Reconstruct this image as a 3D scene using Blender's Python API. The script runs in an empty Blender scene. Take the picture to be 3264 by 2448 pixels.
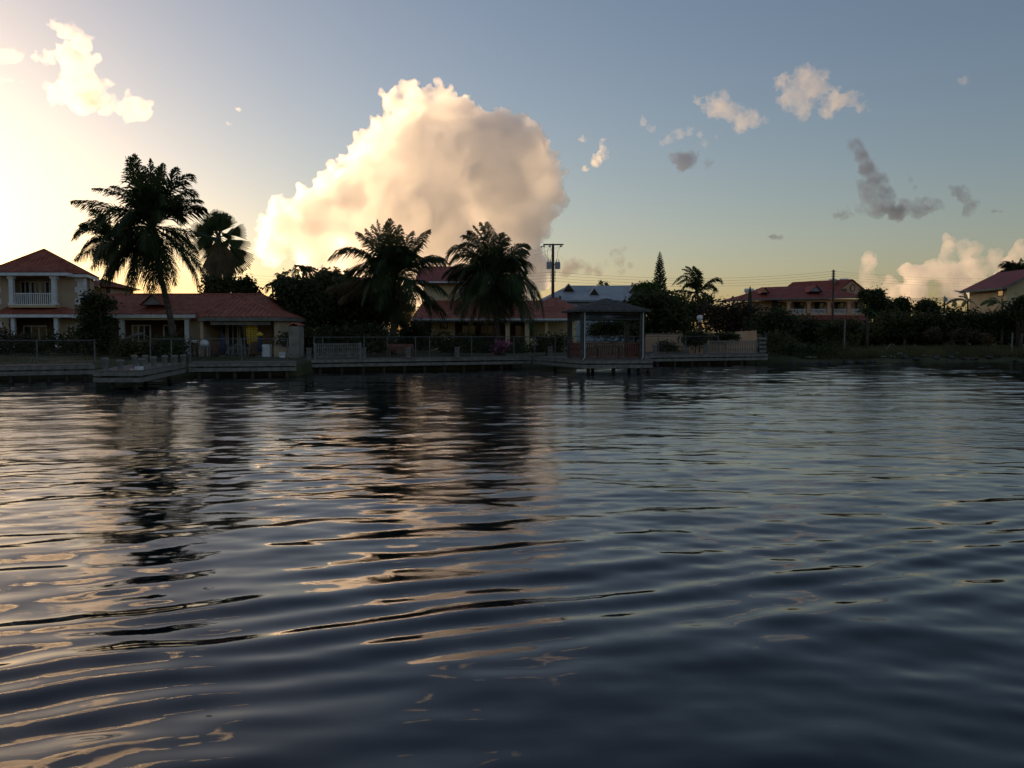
import bpy, bmesh, math, random
import numpy as np
from mathutils import Vector, Matrix, noise

SC = bpy.context.scene
COL = SC.collection
R = math.radians
PI = math.pi

# ------------------------------------------------------------------ camera, sky, sun, exposure
EYE = 2.5                     # eye height over the water, standing on a boat
FPX = 2885.0                  # focal length in photograph pixels (3264 wide)
PITCH = math.atan((1224 - 1055) / FPX)
cam = bpy.data.cameras.new("camera")
cam_o = bpy.data.objects.new("camera", cam)
COL.objects.link(cam_o)
cam_o.location = (0, 0, EYE)
cam_o.rotation_euler = (PI / 2 - PITCH, 0, 0)
cam.sensor_width = 36
cam.lens = 36 * FPX / 3264
cam.clip_start = 0.1
cam.clip_end = 60000
SC.camera = cam_o

SUN_EL, SUN_AZ = R(6.0), R(-44.0)
world = bpy.data.worlds.new("World")
SC.world = world
world.use_nodes = True
wt = world.node_tree
bg = wt.nodes["Background"]
sky = wt.nodes.new("ShaderNodeTexSky")
sky.sky_type = "NISHITA"
sky.sun_disc = False
sky.sun_elevation = SUN_EL
sky.sun_rotation = SUN_AZ
sky.air_density = 1.0
sky.dust_density = 1.0
sky.ozone_density = 1.6
hsv = wt.nodes.new("ShaderNodeHueSaturation")
hsv.inputs["Saturation"].default_value = 0.97
wt.links.new(sky.outputs[0], hsv.inputs["Color"])
tint = wt.nodes.new("ShaderNodeMix")             # a little rosier than the model's clean air
tint.data_type = "RGBA"
tint.blend_type = "MULTIPLY"
tint.inputs["Factor"].default_value = 1.0
tint.inputs[7].default_value = (1.07, 0.985, 1.05, 1)
wt.links.new(hsv.outputs[0], tint.inputs[6])
wt.links.new(tint.outputs[2], bg.inputs[0])
bg.inputs[1].default_value = 0.097

sun = bpy.data.lights.new("sun", "SUN")
sun.energy = 5.0
sun.angle = R(0.5)
sun.color = (1.0, 0.63, 0.33)
sun_o = bpy.data.objects.new("sun", sun)
COL.objects.link(sun_o)
to_sun = Vector((math.sin(SUN_AZ) * math.cos(SUN_EL), math.cos(SUN_AZ) * math.cos(SUN_EL), math.sin(SUN_EL)))
sun_o.rotation_euler = to_sun.to_track_quat("Z", "Y").to_euler()
sun_o.location = to_sun * 300

vs = SC.view_settings
vs.view_transform = "Standard"
vs.look = "None"
vs.exposure = 0.5
vs.gamma = 1.0
SC.render.engine = "CYCLES"
cy = SC.cycles
cy.use_denoising = True
cy.max_bounces = 48
cy.volume_bounces = 48
cy.transparent_max_bounces = 12
cy.diffuse_bounces = 4
cy.glossy_bounces = 4
cy.volume_step_rate = 0.35
cy.volume_max_steps = 128
cy.caustics_reflective = False
cy.caustics_refractive = False

# ------------------------------------------------------------------ measuring helpers
CP, SP = math.cos(PITCH), math.sin(PITCH)


def at(px, py, D):
    """World point seen at photograph pixel (px, py) at distance D ahead of the camera."""
    u = (px - 1632) / FPX
    v = (1224 - py) / FPX
    dy, dz = CP + v * SP, -SP + v * CP
    return Vector((u / dy * D, D, EYE + dz / dy * D))


def X(px, D):
    return at(px, 1055, D).x


def Z(py, D):
    return at(1632, py, D).z


# ------------------------------------------------------------------ object helpers
def tag(o, label=None, cat=None, group=None, kind=None):
    if label:
        o["label"] = label
    if cat:
        o["category"] = cat
    if group:
        o["group"] = group
    if kind:
        o["kind"] = kind
    return o


def thing(name, loc, label, cat, group=None, rz=0.0):
    o = bpy.data.objects.new(name, None)
    COL.objects.link(o)
    o.empty_display_size = 0.3
    o.location = loc
    o.rotation_euler = (0, 0, rz)
    return tag(o, label, cat, group)


def copy_tree(o, parent=None):
    c = o.copy()
    COL.objects.link(c)
    if parent is not None:
        c.parent = parent
    for ch in list(o.children):
        copy_tree(ch, c)
    return c


class MB:
    """Collects polygons and builds ONE mesh object from them."""

    def __init__(self):
        self.v, self.f, self.uv = [], [], []

    def poly(self, pts, uv=None):
        n = len(self.v)
        self.v += [tuple(p) for p in pts]
        self.f.append(tuple(range(n, n + len(pts))))
        self.uv.append(uv)

    def box(self, c, s, rz=0.0, rx=0.0, taper=1.0):
        cx, cy_, cz = c
        hx, hy, hz = s[0] / 2, s[1] / 2, s[2] / 2
        m = Matrix.Rotation(rz, 3, "Z") @ Matrix.Rotation(rx, 3, "X")
        n = len(self.v)
        for dz in (-1, 1):
            t = taper if dz > 0 else 1.0
            for dx, dy in ((-1, -1), (1, -1), (1, 1), (-1, 1)):
                p = m @ Vector((dx * hx * t, dy * hy * t, dz * hz))
                self.v.append((cx + p.x, cy_ + p.y, cz + p.z))
        for q in ((0, 3, 2, 1), (4, 5, 6, 7), (0, 1, 5, 4), (1, 2, 6, 5), (2, 3, 7, 6), (3, 0, 4, 7)):
            self.f.append(tuple(n + i for i in q))
            self.uv.append(None)
        return self

    def span(self, x0, x1, y0, y1, z0, z1):
        return self.box(((x0 + x1) / 2, (y0 + y1) / 2, (z0 + z1) / 2), (abs(x1 - x0), abs(y1 - y0), abs(z1 - z0)))

    def tube(self, pts, rad, n=8, cap=True):
        pts = [Vector(p) for p in pts]
        if not hasattr(rad, "__len__"):
            rad = [rad] * len(pts)
        b = len(self.v)
        ref = None
        for i, p in enumerate(pts):
            d = (pts[min(i + 1, len(pts) - 1)] - pts[max(i - 1, 0)])
            d = d.normalized() if d.length > 1e-9 else Vector((0, 0, 1))
            if ref is None:
                ref = Vector((1, 0, 0)) if abs(d.x) < 0.9 else Vector((0, 1, 0))
            a = (ref - d * ref.dot(d)).normalized()
            ref = a
            c = d.cross(a)
            for k in range(n):
                t = 2 * PI * k / n
                q = p + (a * math.cos(t) + c * math.sin(t)) * rad[i]
                self.v.append(tuple(q))
        for i in range(len(pts) - 1):
            for k in range(n):
                k2 = (k + 1) % n
                self.f.append((b + i * n + k, b + i * n + k2, b + (i + 1) * n + k2, b + (i + 1) * n + k))
                self.uv.append(None)
        if cap:
            self.f.append(tuple(b + k for k in reversed(range(n))))
            self.uv.append(None)
            e = b + (len(pts) - 1) * n
            self.f.append(tuple(e + k for k in range(n)))
            self.uv.append(None)
        return self

    def lathe(self, prof, c=(0, 0, 0), n=16):
        """prof: list of (radius, z); closes with caps."""
        return self.tube([(c[0], c[1], c[2] + z) for r, z in prof], [max(r, 1e-4) for r, z in prof], n)

    def build(self, name, mat, parent=None, smooth=False, world=False):
        me = bpy.data.meshes.new(name)
        v = self.v
        if world and parent is not None:
            top = parent
            while top.parent is not None:
                top = top.parent
            inv = (Matrix.Translation(top.location) @ Matrix.Rotation(top.rotation_euler.z, 4, "Z")).inverted()
            v = [tuple(inv @ Vector(p)) for p in v]
        me.from_pydata(v, [], self.f)
        if any(u is not None for u in self.uv):
            lay = me.uv_layers.new(name="UVMap")
            k = 0
            for poly, u in zip(me.polygons, self.uv):
                for j in range(poly.loop_total):
                    lay.data[poly.loop_start + j].uv = u[j] if u else (0, 0)
        if smooth:
            me.polygons.foreach_set("use_smooth", [True] * len(me.polygons))
        me.update()
        if mat is not None:
            me.materials.append(mat)
        o = bpy.data.objects.new(name, me)
        COL.objects.link(o)
        if parent is not None:
            o.parent = parent
        return o


def mesh_np(name, verts, faces, mat, parent=None, smooth=False):
    """Fast mesh from numpy arrays; faces (n, 3) or (n, 4)."""
    me = bpy.data.meshes.new(name)
    nf, k = faces.shape
    me.vertices.add(len(verts))
    me.vertices.foreach_set("co", np.asarray(verts, dtype=np.float32).ravel())
    me.loops.add(nf * k)
    me.loops.foreach_set("vertex_index", faces.astype(np.int32).ravel())
    me.polygons.add(nf)
    me.polygons.foreach_set("loop_start", np.arange(nf, dtype=np.int32) * k)
    me.polygons.foreach_set("loop_total", np.full(nf, k, dtype=np.int32))
    if smooth:
        me.polygons.foreach_set("use_smooth", np.ones(nf, dtype=bool))
    me.update(calc_edges=True)
    me.validate()
    if mat is not None:
        me.materials.append(mat)
    o = bpy.data.objects.new(name, me)
    COL.objects.link(o)
    if parent is not None:
        o.parent = parent
    return o


# ------------------------------------------------------------------ materials
def mat_new(name):
    m = bpy.data.materials.new(name)
    m.use_nodes = True
    return m, m.node_tree, m.node_tree.nodes["Principled BSDF"]


def rough_mat(name, a, b, scale=4.0, rough=0.8, bump=0.0, bump_scale=30.0, metal=0.0, spec=0.3, detail=5.0):
    """Two-tone noise-mottled surface with a fine bump."""
    m, t, p = mat_new(name)
    co = t.nodes.new("ShaderNodeTexCoord")
    nz = t.nodes.new("ShaderNodeTexNoise")
    nz.inputs["Scale"].default_value = scale
    nz.inputs["Detail"].default_value = detail
    rp = t.nodes.new("ShaderNodeValToRGB")
    rp.color_ramp.elements[0].position = 0.35
    rp.color_ramp.elements[1].position = 0.68
    rp.color_ramp.elements[0].color = (*a, 1)
    rp.color_ramp.elements[1].color = (*b, 1)
    t.links.new(co.outputs["Object"], nz.inputs["Vector"])
    t.links.new(nz.outputs["Fac"], rp.inputs["Fac"])
    t.links.new(rp.outputs["Color"], p.inputs["Base Color"])
    p.inputs["Roughness"].default_value = rough
    p.inputs["Metallic"].default_value = metal
    p.inputs["Specular IOR Level"].default_value = spec
    if bump:
        n2 = t.nodes.new("ShaderNodeTexNoise")
        n2.inputs["Scale"].default_value = bump_scale
        bp = t.nodes.new("ShaderNodeBump")
        bp.inputs["Strength"].default_value = bump
        bp.inputs["Distance"].default_value = 0.02
        t.links.new(co.outputs["Object"], n2.inputs["Vector"])
        t.links.new(n2.outputs["Fac"], bp.inputs["Height"])
        t.links.new(bp.outputs["Normal"], p.inputs["Normal"])
    return m


def leaf_mat(name, a, b, trans=0.25, scale=0.8):
    """Foliage: noise-varied green, a little light passing through."""
    m, t, p = mat_new(name)
    co = t.nodes.new("ShaderNodeTexCoord")
    nz = t.nodes.new("ShaderNodeTexNoise")
    nz.inputs["Scale"].default_value = scale
    nz.inputs["Detail"].default_value = 4
    rp = t.nodes.new("ShaderNodeValToRGB")
    rp.color_ramp.elements[0].position = 0.35
    rp.color_ramp.elements[1].position = 0.65
    rp.color_ramp.elements[0].color = (*a, 1)
    rp.color_ramp.elements[1].color = (*b, 1)
    t.links.new(co.outputs["Object"], nz.inputs["Vector"])
    t.links.new(nz.outputs["Fac"], rp.inputs["Fac"])
    t.links.new(rp.outputs["Color"], p.inputs["Base Color"])
    p.inputs["Roughness"].default_value = 0.6
    p.inputs["Specular IOR Level"].default_value = 0.25
    tr = t.nodes.new("ShaderNodeBsdfTranslucent")
    mx = t.nodes.new("ShaderNodeMixShader")
    mx.inputs["Fac"].default_value = trans
    t.links.new(rp.outputs["Color"], tr.inputs["Color"])
    t.links.new(p.outputs["BSDF"], mx.inputs[1])
    t.links.new(tr.outputs["BSDF"], mx.inputs[2])
    t.links.new(mx.outputs["Shader"], t.nodes["Material Output"].inputs["Surface"])
    return m
M = {}
M["tile"] = rough_mat("terracotta_tile", (0.27, 0.068, 0.038), (0.43, 0.135, 0.075), 1.6, 0.75, 0.3, 14)
M["tile_far"] = rough_mat("dull_red_tile", (0.26, 0.062, 0.045), (0.36, 0.095, 0.065), 1.2, 0.8, 0.2, 9)
M["tile_dark"] = rough_mat("dark_red_sheet_roof", (0.20, 0.030, 0.028), (0.28, 0.050, 0.042), 0.8, 0.6)
M["grey_roof"] = rough_mat("pale_sheet_roof", (0.36, 0.355, 0.36), (0.47, 0.46, 0.46), 0.5, 0.5)
M["shingle"] = rough_mat("grey_shingle", (0.058, 0.056, 0.052), (0.12, 0.115, 0.105), 5, 0.85, 0.5, 20)
M["yellow"] = rough_mat("yellow_plaster", (0.46, 0.345, 0.235), (0.56, 0.43, 0.30), 0.9, 0.85, 0.15, 40)
M["cream"] = rough_mat("cream_plaster", (0.58, 0.44, 0.25), (0.68, 0.54, 0.34), 0.7, 0.85, 0.15, 40)
M["peach"] = rough_mat("peach_plaster", (0.56, 0.33, 0.20), (0.66, 0.42, 0.27), 0.7, 0.85)
M["white"] = rough_mat("white_paint", (0.66, 0.66, 0.66), (0.80, 0.80, 0.80), 2.5, 0.6)
M["grey_wall"] = rough_mat("grey_plaster", (0.24, 0.27, 0.32), (0.32, 0.35, 0.40), 1.0, 0.8)
M["wood"] = rough_mat("weathered_plank", (0.13, 0.10, 0.085), (0.23, 0.195, 0.17), 7, 0.85, 0.4, 30)
M["board"] = rough_mat("grey_fascia_board", (0.15, 0.14, 0.125), (0.26, 0.245, 0.22), 4, 0.8, 0.3, 25)
M["dark_wood"] = rough_mat("dark_timber", (0.045, 0.032, 0.024), (0.085, 0.062, 0.046), 5, 0.75, 0.3, 20)
M["red_wood"] = rough_mat("red_brown_timber", (0.12, 0.052, 0.038), (0.20, 0.092, 0.066), 4, 0.7, 0.2, 20)
M["green_wood"] = rough_mat("grey_green_timber", (0.055, 0.055, 0.048), (0.10, 0.10, 0.088), 4, 0.75, 0.2, 20)
M["concrete"] = rough_mat("concrete", (0.12, 0.115, 0.105), (0.22, 0.21, 0.195), 5, 0.9, 0.4, 25)
M["pile"] = rough_mat("wet_pile", (0.035, 0.030, 0.026), (0.07, 0.06, 0.05), 5, 0.6, 0.4, 20)
M["steel"] = rough_mat("galvanised_steel", (0.11, 0.11, 0.108), (0.18, 0.178, 0.17), 9, 0.8)
M["porch_wall"] = rough_mat("porch_shade_brown", (0.085, 0.050, 0.036), (0.14, 0.085, 0.060), 1.2, 0.85)  # dark brown paints the shade under the porches into their back walls
M["pillar"] = rough_mat("stained_plaster", (0.20, 0.17, 0.145), (0.36, 0.31, 0.265), 1.8, 0.9)
M["glass"] = rough_mat("window_glass", (0.03, 0.035, 0.045), (0.05, 0.055, 0.065), 0.6, 0.06, spec=0.5)
M["navy"] = rough_mat("navy_canvas", (0.020, 0.035, 0.075), (0.035, 0.055, 0.11), 5, 0.8)
M["gold"] = rough_mat("yellow_cloth", (0.58, 0.38, 0.05), (0.72, 0.50, 0.09), 5, 0.9)
M["pole"] = rough_mat("creosoted_pole", (0.075, 0.048, 0.034), (0.14, 0.09, 0.062), 3, 0.85, 0.3, 20)
M["can"] = rough_mat("grey_enamel", (0.28, 0.30, 0.33), (0.36, 0.38, 0.41), 4, 0.45)
M["wire"] = rough_mat("black_cable", (0.02, 0.02, 0.02), (0.035, 0.035, 0.035), 4, 0.6)
M["rock"] = rough_mat("shore_rock", (0.035, 0.032, 0.028), (0.11, 0.10, 0.088), 3, 0.9, 0.6, 12)
M["litter"] = rough_mat("white_plastic", (0.60, 0.60, 0.60), (0.75, 0.75, 0.74), 5, 0.5)
M["globe"] = rough_mat("opal_glass", (0.74, 0.74, 0.74), (0.82, 0.82, 0.82), 3, 0.25)
M["bark"] = rough_mat("palm_bark", (0.050, 0.038, 0.030), (0.12, 0.095, 0.075), 6, 0.9, 0.6, 14)
M["twig"] = rough_mat("dry_branch", (0.070, 0.050, 0.038), (0.14, 0.10, 0.075), 5, 0.9)
M["rachis"] = rough_mat("frond_stalk", (0.16, 0.10, 0.035), (0.26, 0.17, 0.06), 5, 0.7)
M["frond"] = leaf_mat("palm_leaf", (0.030, 0.048, 0.014), (0.075, 0.095, 0.030), 0.3, 0.9)
M["frond_dry"] = leaf_mat("dry_palm_leaf", (0.11, 0.070, 0.030), (0.20, 0.135, 0.060), 0.25, 1.2)
M["leaf"] = leaf_mat("dark_leaf", (0.030, 0.042, 0.014), (0.085, 0.095, 0.034), 0.28, 0.7)
M["leaf2"] = leaf_mat("olive_leaf", (0.050, 0.056, 0.018), (0.125, 0.120, 0.044), 0.28, 0.7)
M["leaf3"] = leaf_mat("bright_leaf", (0.040, 0.085, 0.018), (0.085, 0.150, 0.034), 0.35, 0.8)
M["scrub"] = leaf_mat("brown_scrub_leaf", (0.050, 0.034, 0.022), (0.100, 0.070, 0.044), 0.2, 0.9)
M["pine"] = leaf_mat("pine_needle", (0.028, 0.046, 0.020), (0.055, 0.080, 0.035), 0.15, 1.5)
M["banana"] = leaf_mat("banana_leaf", (0.040, 0.080, 0.020), (0.080, 0.135, 0.038), 0.4, 0.6)
M["bloom"] = leaf_mat("pink_blossom", (0.36, 0.10, 0.20), (0.50, 0.17, 0.30), 0.3, 2.0)
M["grass"] = leaf_mat("rank_grass", (0.070, 0.075, 0.026), (0.150, 0.135, 0.056), 0.25, 0.5)
M["ground"] = rough_mat("earth_and_lawn", (0.045, 0.055, 0.022), (0.105, 0.095, 0.050), 0.35, 0.95, 0.5, 6, detail=8)
M["block_ridge"] = rough_mat("sun_block_ridge_green", (0.030, 0.045, 0.020), (0.060, 0.075, 0.035), 0.02, 0.95)  # green for the unseen ridge added to block the sun

# ================================================================== THE SETTING: water, land, added sun-blocking ridge
def water_mat():
    m, t, p = mat_new("water")
    p.inputs["Base Color"].default_value = (0.006, 0.010, 0.014, 1)
    p.inputs["Roughness"].default_value = 0.02
    p.inputs["IOR"].default_value = 1.333
    co = t.nodes.new("ShaderNodeTexCoord")
    mp = t.nodes.new("ShaderNodeMapping")
    mp.inputs["Scale"].default_value = (1.0, 2.2, 1.0)
    mp.inputs["Rotation"].default_value = (0, 0, R(-14))
    n1 = t.nodes.new("ShaderNodeTexNoise")
    n1.inputs["Scale"].default_value = 5.5
    n1.inputs["Detail"].default_value = 5.0
    n1.inputs["Roughness"].default_value = 0.5
    big = t.nodes.new("ShaderNodeTexNoise")         # calm and ruffled patches of the surface
    big.inputs["Scale"].default_value = 0.11
    big.inputs["Detail"].default_value = 2.0
    rng = t.nodes.new("ShaderNodeMapRange")
    rng.inputs["From Min"].default_value = 0.36
    rng.inputs["From Max"].default_value = 0.62
    rng.inputs["To Min"].default_value = 0.05
    rng.inputs["To Max"].default_value = 0.30
    bp = t.nodes.new("ShaderNodeBump")
    bp.inputs["Distance"].default_value = 0.03
    t.links.new(co.outputs["Object"], mp.inputs["Vector"])
    t.links.new(mp.outputs["Vector"], n1.inputs["Vector"])
    t.links.new(co.outputs["Object"], big.inputs["Vector"])
    t.links.new(big.outputs["Fac"], rng.inputs["Value"])
    sep = t.nodes.new("ShaderNodeSeparateXYZ")      # sheltered smooth water round the boat, ruffled farther out
    lee = t.nodes.new("ShaderNodeMapRange")
    lee.inputs["From Min"].default_value = 9.0
    lee.inputs["From Max"].default_value = 24.0
    lee.inputs["To Min"].default_value = 0.10
    mu = t.nodes.new("ShaderNodeMath")
    mu.operation = "MULTIPLY"
    t.links.new(co.outputs["Object"], sep.inputs["Vector"])
    t.links.new(sep.outputs["Y"], lee.inputs["Value"])
    t.links.new(rng.outputs["Result"], mu.inputs[0])
    t.links.new(lee.outputs["Result"], mu.inputs[1])
    t.links.new(mu.outputs[0], bp.inputs["Strength"])
    t.links.new(n1.outputs["Fac"], bp.inputs["Height"])
    t.links.new(bp.outputs["Normal"], p.inputs["Normal"])
    return m


def smooth(a, b, x):
    t = np.clip((x - a) / (b - a), 0, 1)
    return t * t * (3 - 2 * t)


def water_height(x, y):
    """Ripples of the lagoon: a boat's wake crossing the middle, cross ripples, wind chop farther out."""
    rs = np.random.RandomState(7)
    h = np.zeros_like(x)
    # wake: crests running from near left to far right (direction about 24 degrees)
    a = R(24)
    wob = 0.35 * np.sin(0.33 * x + 0.9) + 0.18 * np.sin(0.9 * x - 0.4 * y + 2.0) + 0.10 * np.sin(2.1 * x + 0.7 * y)
    q = -math.sin(a) * x + math.cos(a) * y + 0.010 * x * x * (x > 0) + 0.30 * wob      # distance across the crests
    c = 9.0
    env = np.exp(-((q - c) / 2.3) ** 2)
    along = 0.60 + 0.40 * np.sin(0.55 * x + 0.9 * q) * np.sin(0.31 * x + 1.4)
    h += 0.0115 * env * along * np.sin(2 * PI * q / 1.02 + 0.35 * np.sin(0.8 * x))
    h += 0.007 * np.exp(-((q - 7.4) / 1.8) ** 2) * np.sin(2 * PI * q / 0.52 + 1.1 * np.sin(0.5 * x + 1))
    # an older wake line lying far out, parallel to the docks
    yc = 29.6 + 0.030 * x + 0.5 * np.sin(0.11 * x + 0.6) + 0.12 * np.sin(0.7 * x)
    h += 0.034 * (0.55 + 0.45 * np.sin(0.23 * x + 2.2)) * (1 - 0.6 * smooth(0, 9, x)) * np.exp(-((y - yc) / 0.42) ** 2)
    h += 0.016 * np.exp(-((y - yc + 1.6) / 0.5) ** 2) * (0.5 + 0.5 * np.sin(0.4 * x))
    # second train on the near right: crests falling to the right
    b = R(-25)
    q2 = -math.sin(b) * x + math.cos(b) * y + 0.12 * np.sin(0.8 * x + 0.5 * y)
    env2 = smooth(-0.5, 2.5, x) * (1 - smooth(10, 15, y))
    mod = 0.55 + 0.45 * np.sin(0.7 * x + 1.1 * y + 0.8 * np.sin(1.1 * x))
    h += 0.0017 * env2 * mod * np.sin(2 * PI * q2 / 0.40 + 1.4 * np.sin(0.9 * x + 0.3 * y))
    h += 0.0024 * env2 * (1.1 - mod) * np.sin(2 * PI * q2 / 0.66 + 1.5 * np.sin(0.6 * x + 1.3))
    h += 0.0050 * env2 * np.sin(2 * PI * q2 / 1.35 + 0.9 * np.sin(0.5 * x + 0.2))
    # third train, near left
    d = R(30)
    q3 = -math.sin(d) * x + math.cos(d) * y + 0.15 * np.sin(0.7 * x)
    h += 0.0022 * (1 - smooth(0, 4, x)) * np.sin(2 * PI * q3 / 0.62 + 0.5 * np.sin(1.3 * x))
    # slow swell
    for wl, am in ((3.1, 0.010), (2.2, 0.008), (1.5, 0.0055)):
        for k in range(4):
            th = rs.uniform(-0.8, 0.8)
            h += am / 2 * np.sin(2 * PI / wl * (math.sin(th) * x + math.cos(th) * y) + rs.uniform(0, 6.28))
    # faint irregular wrinkles even in the lee
    for wl, am in ((0.9, 0.0016), (0.5, 0.0009), (0.3, 0.0004)):
        for k in range(6):
            th = rs.normal(0.1, 0.7)
            w = wl * rs.uniform(0.8, 1.25)
            h += am / 1.7 * np.sin(2 * PI / w * (math.sin(th) * x + math.cos(th) * y) + rs.uniform(0, 6.28) + 0.8 * np.sin(0.6 * x - 0.5 * y))
    # wind chop, stronger with distance from the boat
    far = 0.25 + 0.75 * smooth(8, 17, y)
    patch = 0.5 + 0.5 * np.sin(0.21 * x + 0.35 * y + 1.2 * np.sin(0.13 * y)) * np.sin(0.11 * x - 0.2 * y + 2)
    for wl, am in ((1.15, 0.0062), (0.8, 0.0050), (0.55, 0.0036), (0.38, 0.0024), (0.27, 0.0014)):
        for k in range(7):
            th = rs.normal(0, 0.45)
            w = wl * rs.uniform(0.85, 1.15)
            h += far * (0.30 + 0.85 * patch) * am / 3.4 * np.sin(2 * PI / w * (math.sin(th) * x + math.cos(th) * y) + rs.uniform(0, 6.28))
    return h


def build_water():
    # rows close together near the boat and coarser far away; a plain sheet carries on to the horizon
    ys = [2.0]
    while ys[-1] < 76:
        ys.append(ys[-1] + max(0.018, 0.0035 * ys[-1]))
    ys = np.array(ys)
    nx = 760
    s = np.linspace(-1, 1, nx)
    yy, ss = np.meshgrid(ys, s, indexing="ij")
    xx = ss * (0.75 * yy + 3.0)
    hh = water_height(xx, yy)
    hh *= 1 - smooth(70, 76, yy)
    hh *= 1 - smooth(0.96, 1.0, np.abs(ss))
    v = np.stack([xx, yy, hh], -1).reshape(-1, 3)
    ny = len(ys)
    i = np.arange(ny - 1)[:, None] * nx + np.arange(nx - 1)[None, :]
    i = i.ravel()
    f = np.stack([i, i + 1, i + nx + 1, i + nx], -1)
    # surrounding sheet: four quads out to the horizon, joined to the rim of the rippled part
    far = 20000.0
    xn, xf = 0.75 * 2 + 3, 0.75 * ys[-1] + 3
    ring_in = [(-xn, 2.0, 0), (xn, 2.0, 0), (xf, ys[-1], 0), (-xf, ys[-1], 0)]
    ring_out = [(-far, -far, 0), (far, -far, 0), (far, far, 0), (-far, far, 0)]
    n0 = len(v)
    v = np.vstack([v, np.array(ring_in + ring_out)])
    ex = np.array([[n0 + k, n0 + 4 + k, n0 + 4 + (k + 1) % 4, n0 + (k + 1) % 4] for k in range(4)])
    f = np.vstack([f, ex])
    return tag(mesh_np("water", v, f, water_mat(), smooth=True), kind="structure")


build_water()

# shoreline, left to right: (x, y) of the foot of the land
SHORE = [(-20000, -6000), (-400, 20), (-120, 34), (-60, 42), (-25.5, 46.2), (-17.3, 50.2), (-12.0, 51.0), (-11.9, 56.0), (-3.6, 58.8),
         (0.8, 62.2), (4.5, 63.2), (10.2, 66.4), (19.3, 70.3), (22.5, 69.4), (26.0, 70.2), (30, 71.6), (34, 72.2), (38, 73.6), (43, 74.4), (60, 79), (140, 96), (500, 120), (20000, 400)]


def land_z(x, y, d):
    """Ground level d metres behind the shore."""
    bank = smooth(19.0, 24.0, np.asarray(x, float))
    steep = np.interp(d, [0, 0.02, 0.3, 2, 6, 20, 80, 400], [-0.6, 0.2, 0.55, 0.72, 0.82, 0.92, 1.15, 1.3])
    soft = np.interp(d, [0, 0.02, 0.7, 2.2, 4.5, 9, 20, 80, 400], [-0.4, -0.15, 0.30, 0.55, 0.70, 0.85, 1.0, 1.15, 1.3])
    return steep * (1 - bank) + soft * bank


def build_land():
    pts = []
    for (x0, y0), (x1, y1) in zip(SHORE[:-1], SHORE[1:]):
        n = max(1, min(40, int(math.hypot(x1 - x0, y1 - y0) / 0.6))) if abs(x0) < 130 else 2
        for k in range(n):
            pts.append((x0 + (x1 - x0) * k / n, y0 + (y1 - y0) * k / n))
    pts.append(SHORE[-1])
    ds = [0, 0.02, 0.3, 0.7, 1.2, 1.7, 2.2, 3, 4, 5.5, 7, 9, 12, 16, 22, 30, 45, 80, 200, 1000, 20000]
    v = []
    for d in ds:
        for x, y in pts:
            z = float(land_z(x, y, d))
            near = 1 if abs(x) < 200 else 0
            if d > 0.01 and near:
                z += 0.10 * noise.noise(Vector((x * 0.5, y * 0.5 + d * 0.5, 1))) * min(1, d)
                if x > 20 and d < 8:
                    z += 0.16 * noise.noise(Vector((x * 1.7, d * 1.9, 4)))
            sx = 0.35 * noise.noise(Vector((x * 0.9, 3, d))) if x > 20 and near and d < 3 else 0
            v.append((x, y + d + sx, z))
    n = len(pts)
    i = (np.arange(len(ds) - 1)[:, None] * n + np.arange(n - 1)[None, :]).ravel()
    f = np.stack([i, i + 1, i + n + 1, i + n], -1)
    tag(mesh_np("ground", np.array(v), f, M["ground"], smooth=True), kind="structure")


build_land()


def build_sun_block_ridge():
    """Unseen ridge added at the left to keep the low sun off the shore."""
    v, nx, ny = [], 60, 14
    for j in range(ny):
        for i in range(nx):
            a = R(-76 + 45.0 * i / (nx - 1))
            d = 900 + 500 * j / (ny - 1)
            e = math.sin(PI * j / (ny - 1)) ** 0.8
            s = min(1, (nx - 1 - i) / 3.0) * min(1, i / 5.0)
            h = (250 + 45 * noise.fractal(Vector((a * 9, d * 0.003, 2)), 1.0, 2.0, 4)) * e * s ** 0.7
            v.append((math.sin(a) * d, math.cos(a) * d, h - 1.0))
    i = (np.arange(ny - 1)[:, None] * nx + np.arange(nx - 1)[None, :]).ravel()
    f = np.stack([i, i + 1, i + nx + 1, i + nx], -1)
    tag(mesh_np("sun_block_ridge", np.array(v), f, M["block_ridge"], smooth=True), kind="structure")


build_sun_block_ridge()
GZ = 0.85

# ================================================================== DOCKS AND FENCES
DECK = 0.82


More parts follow.
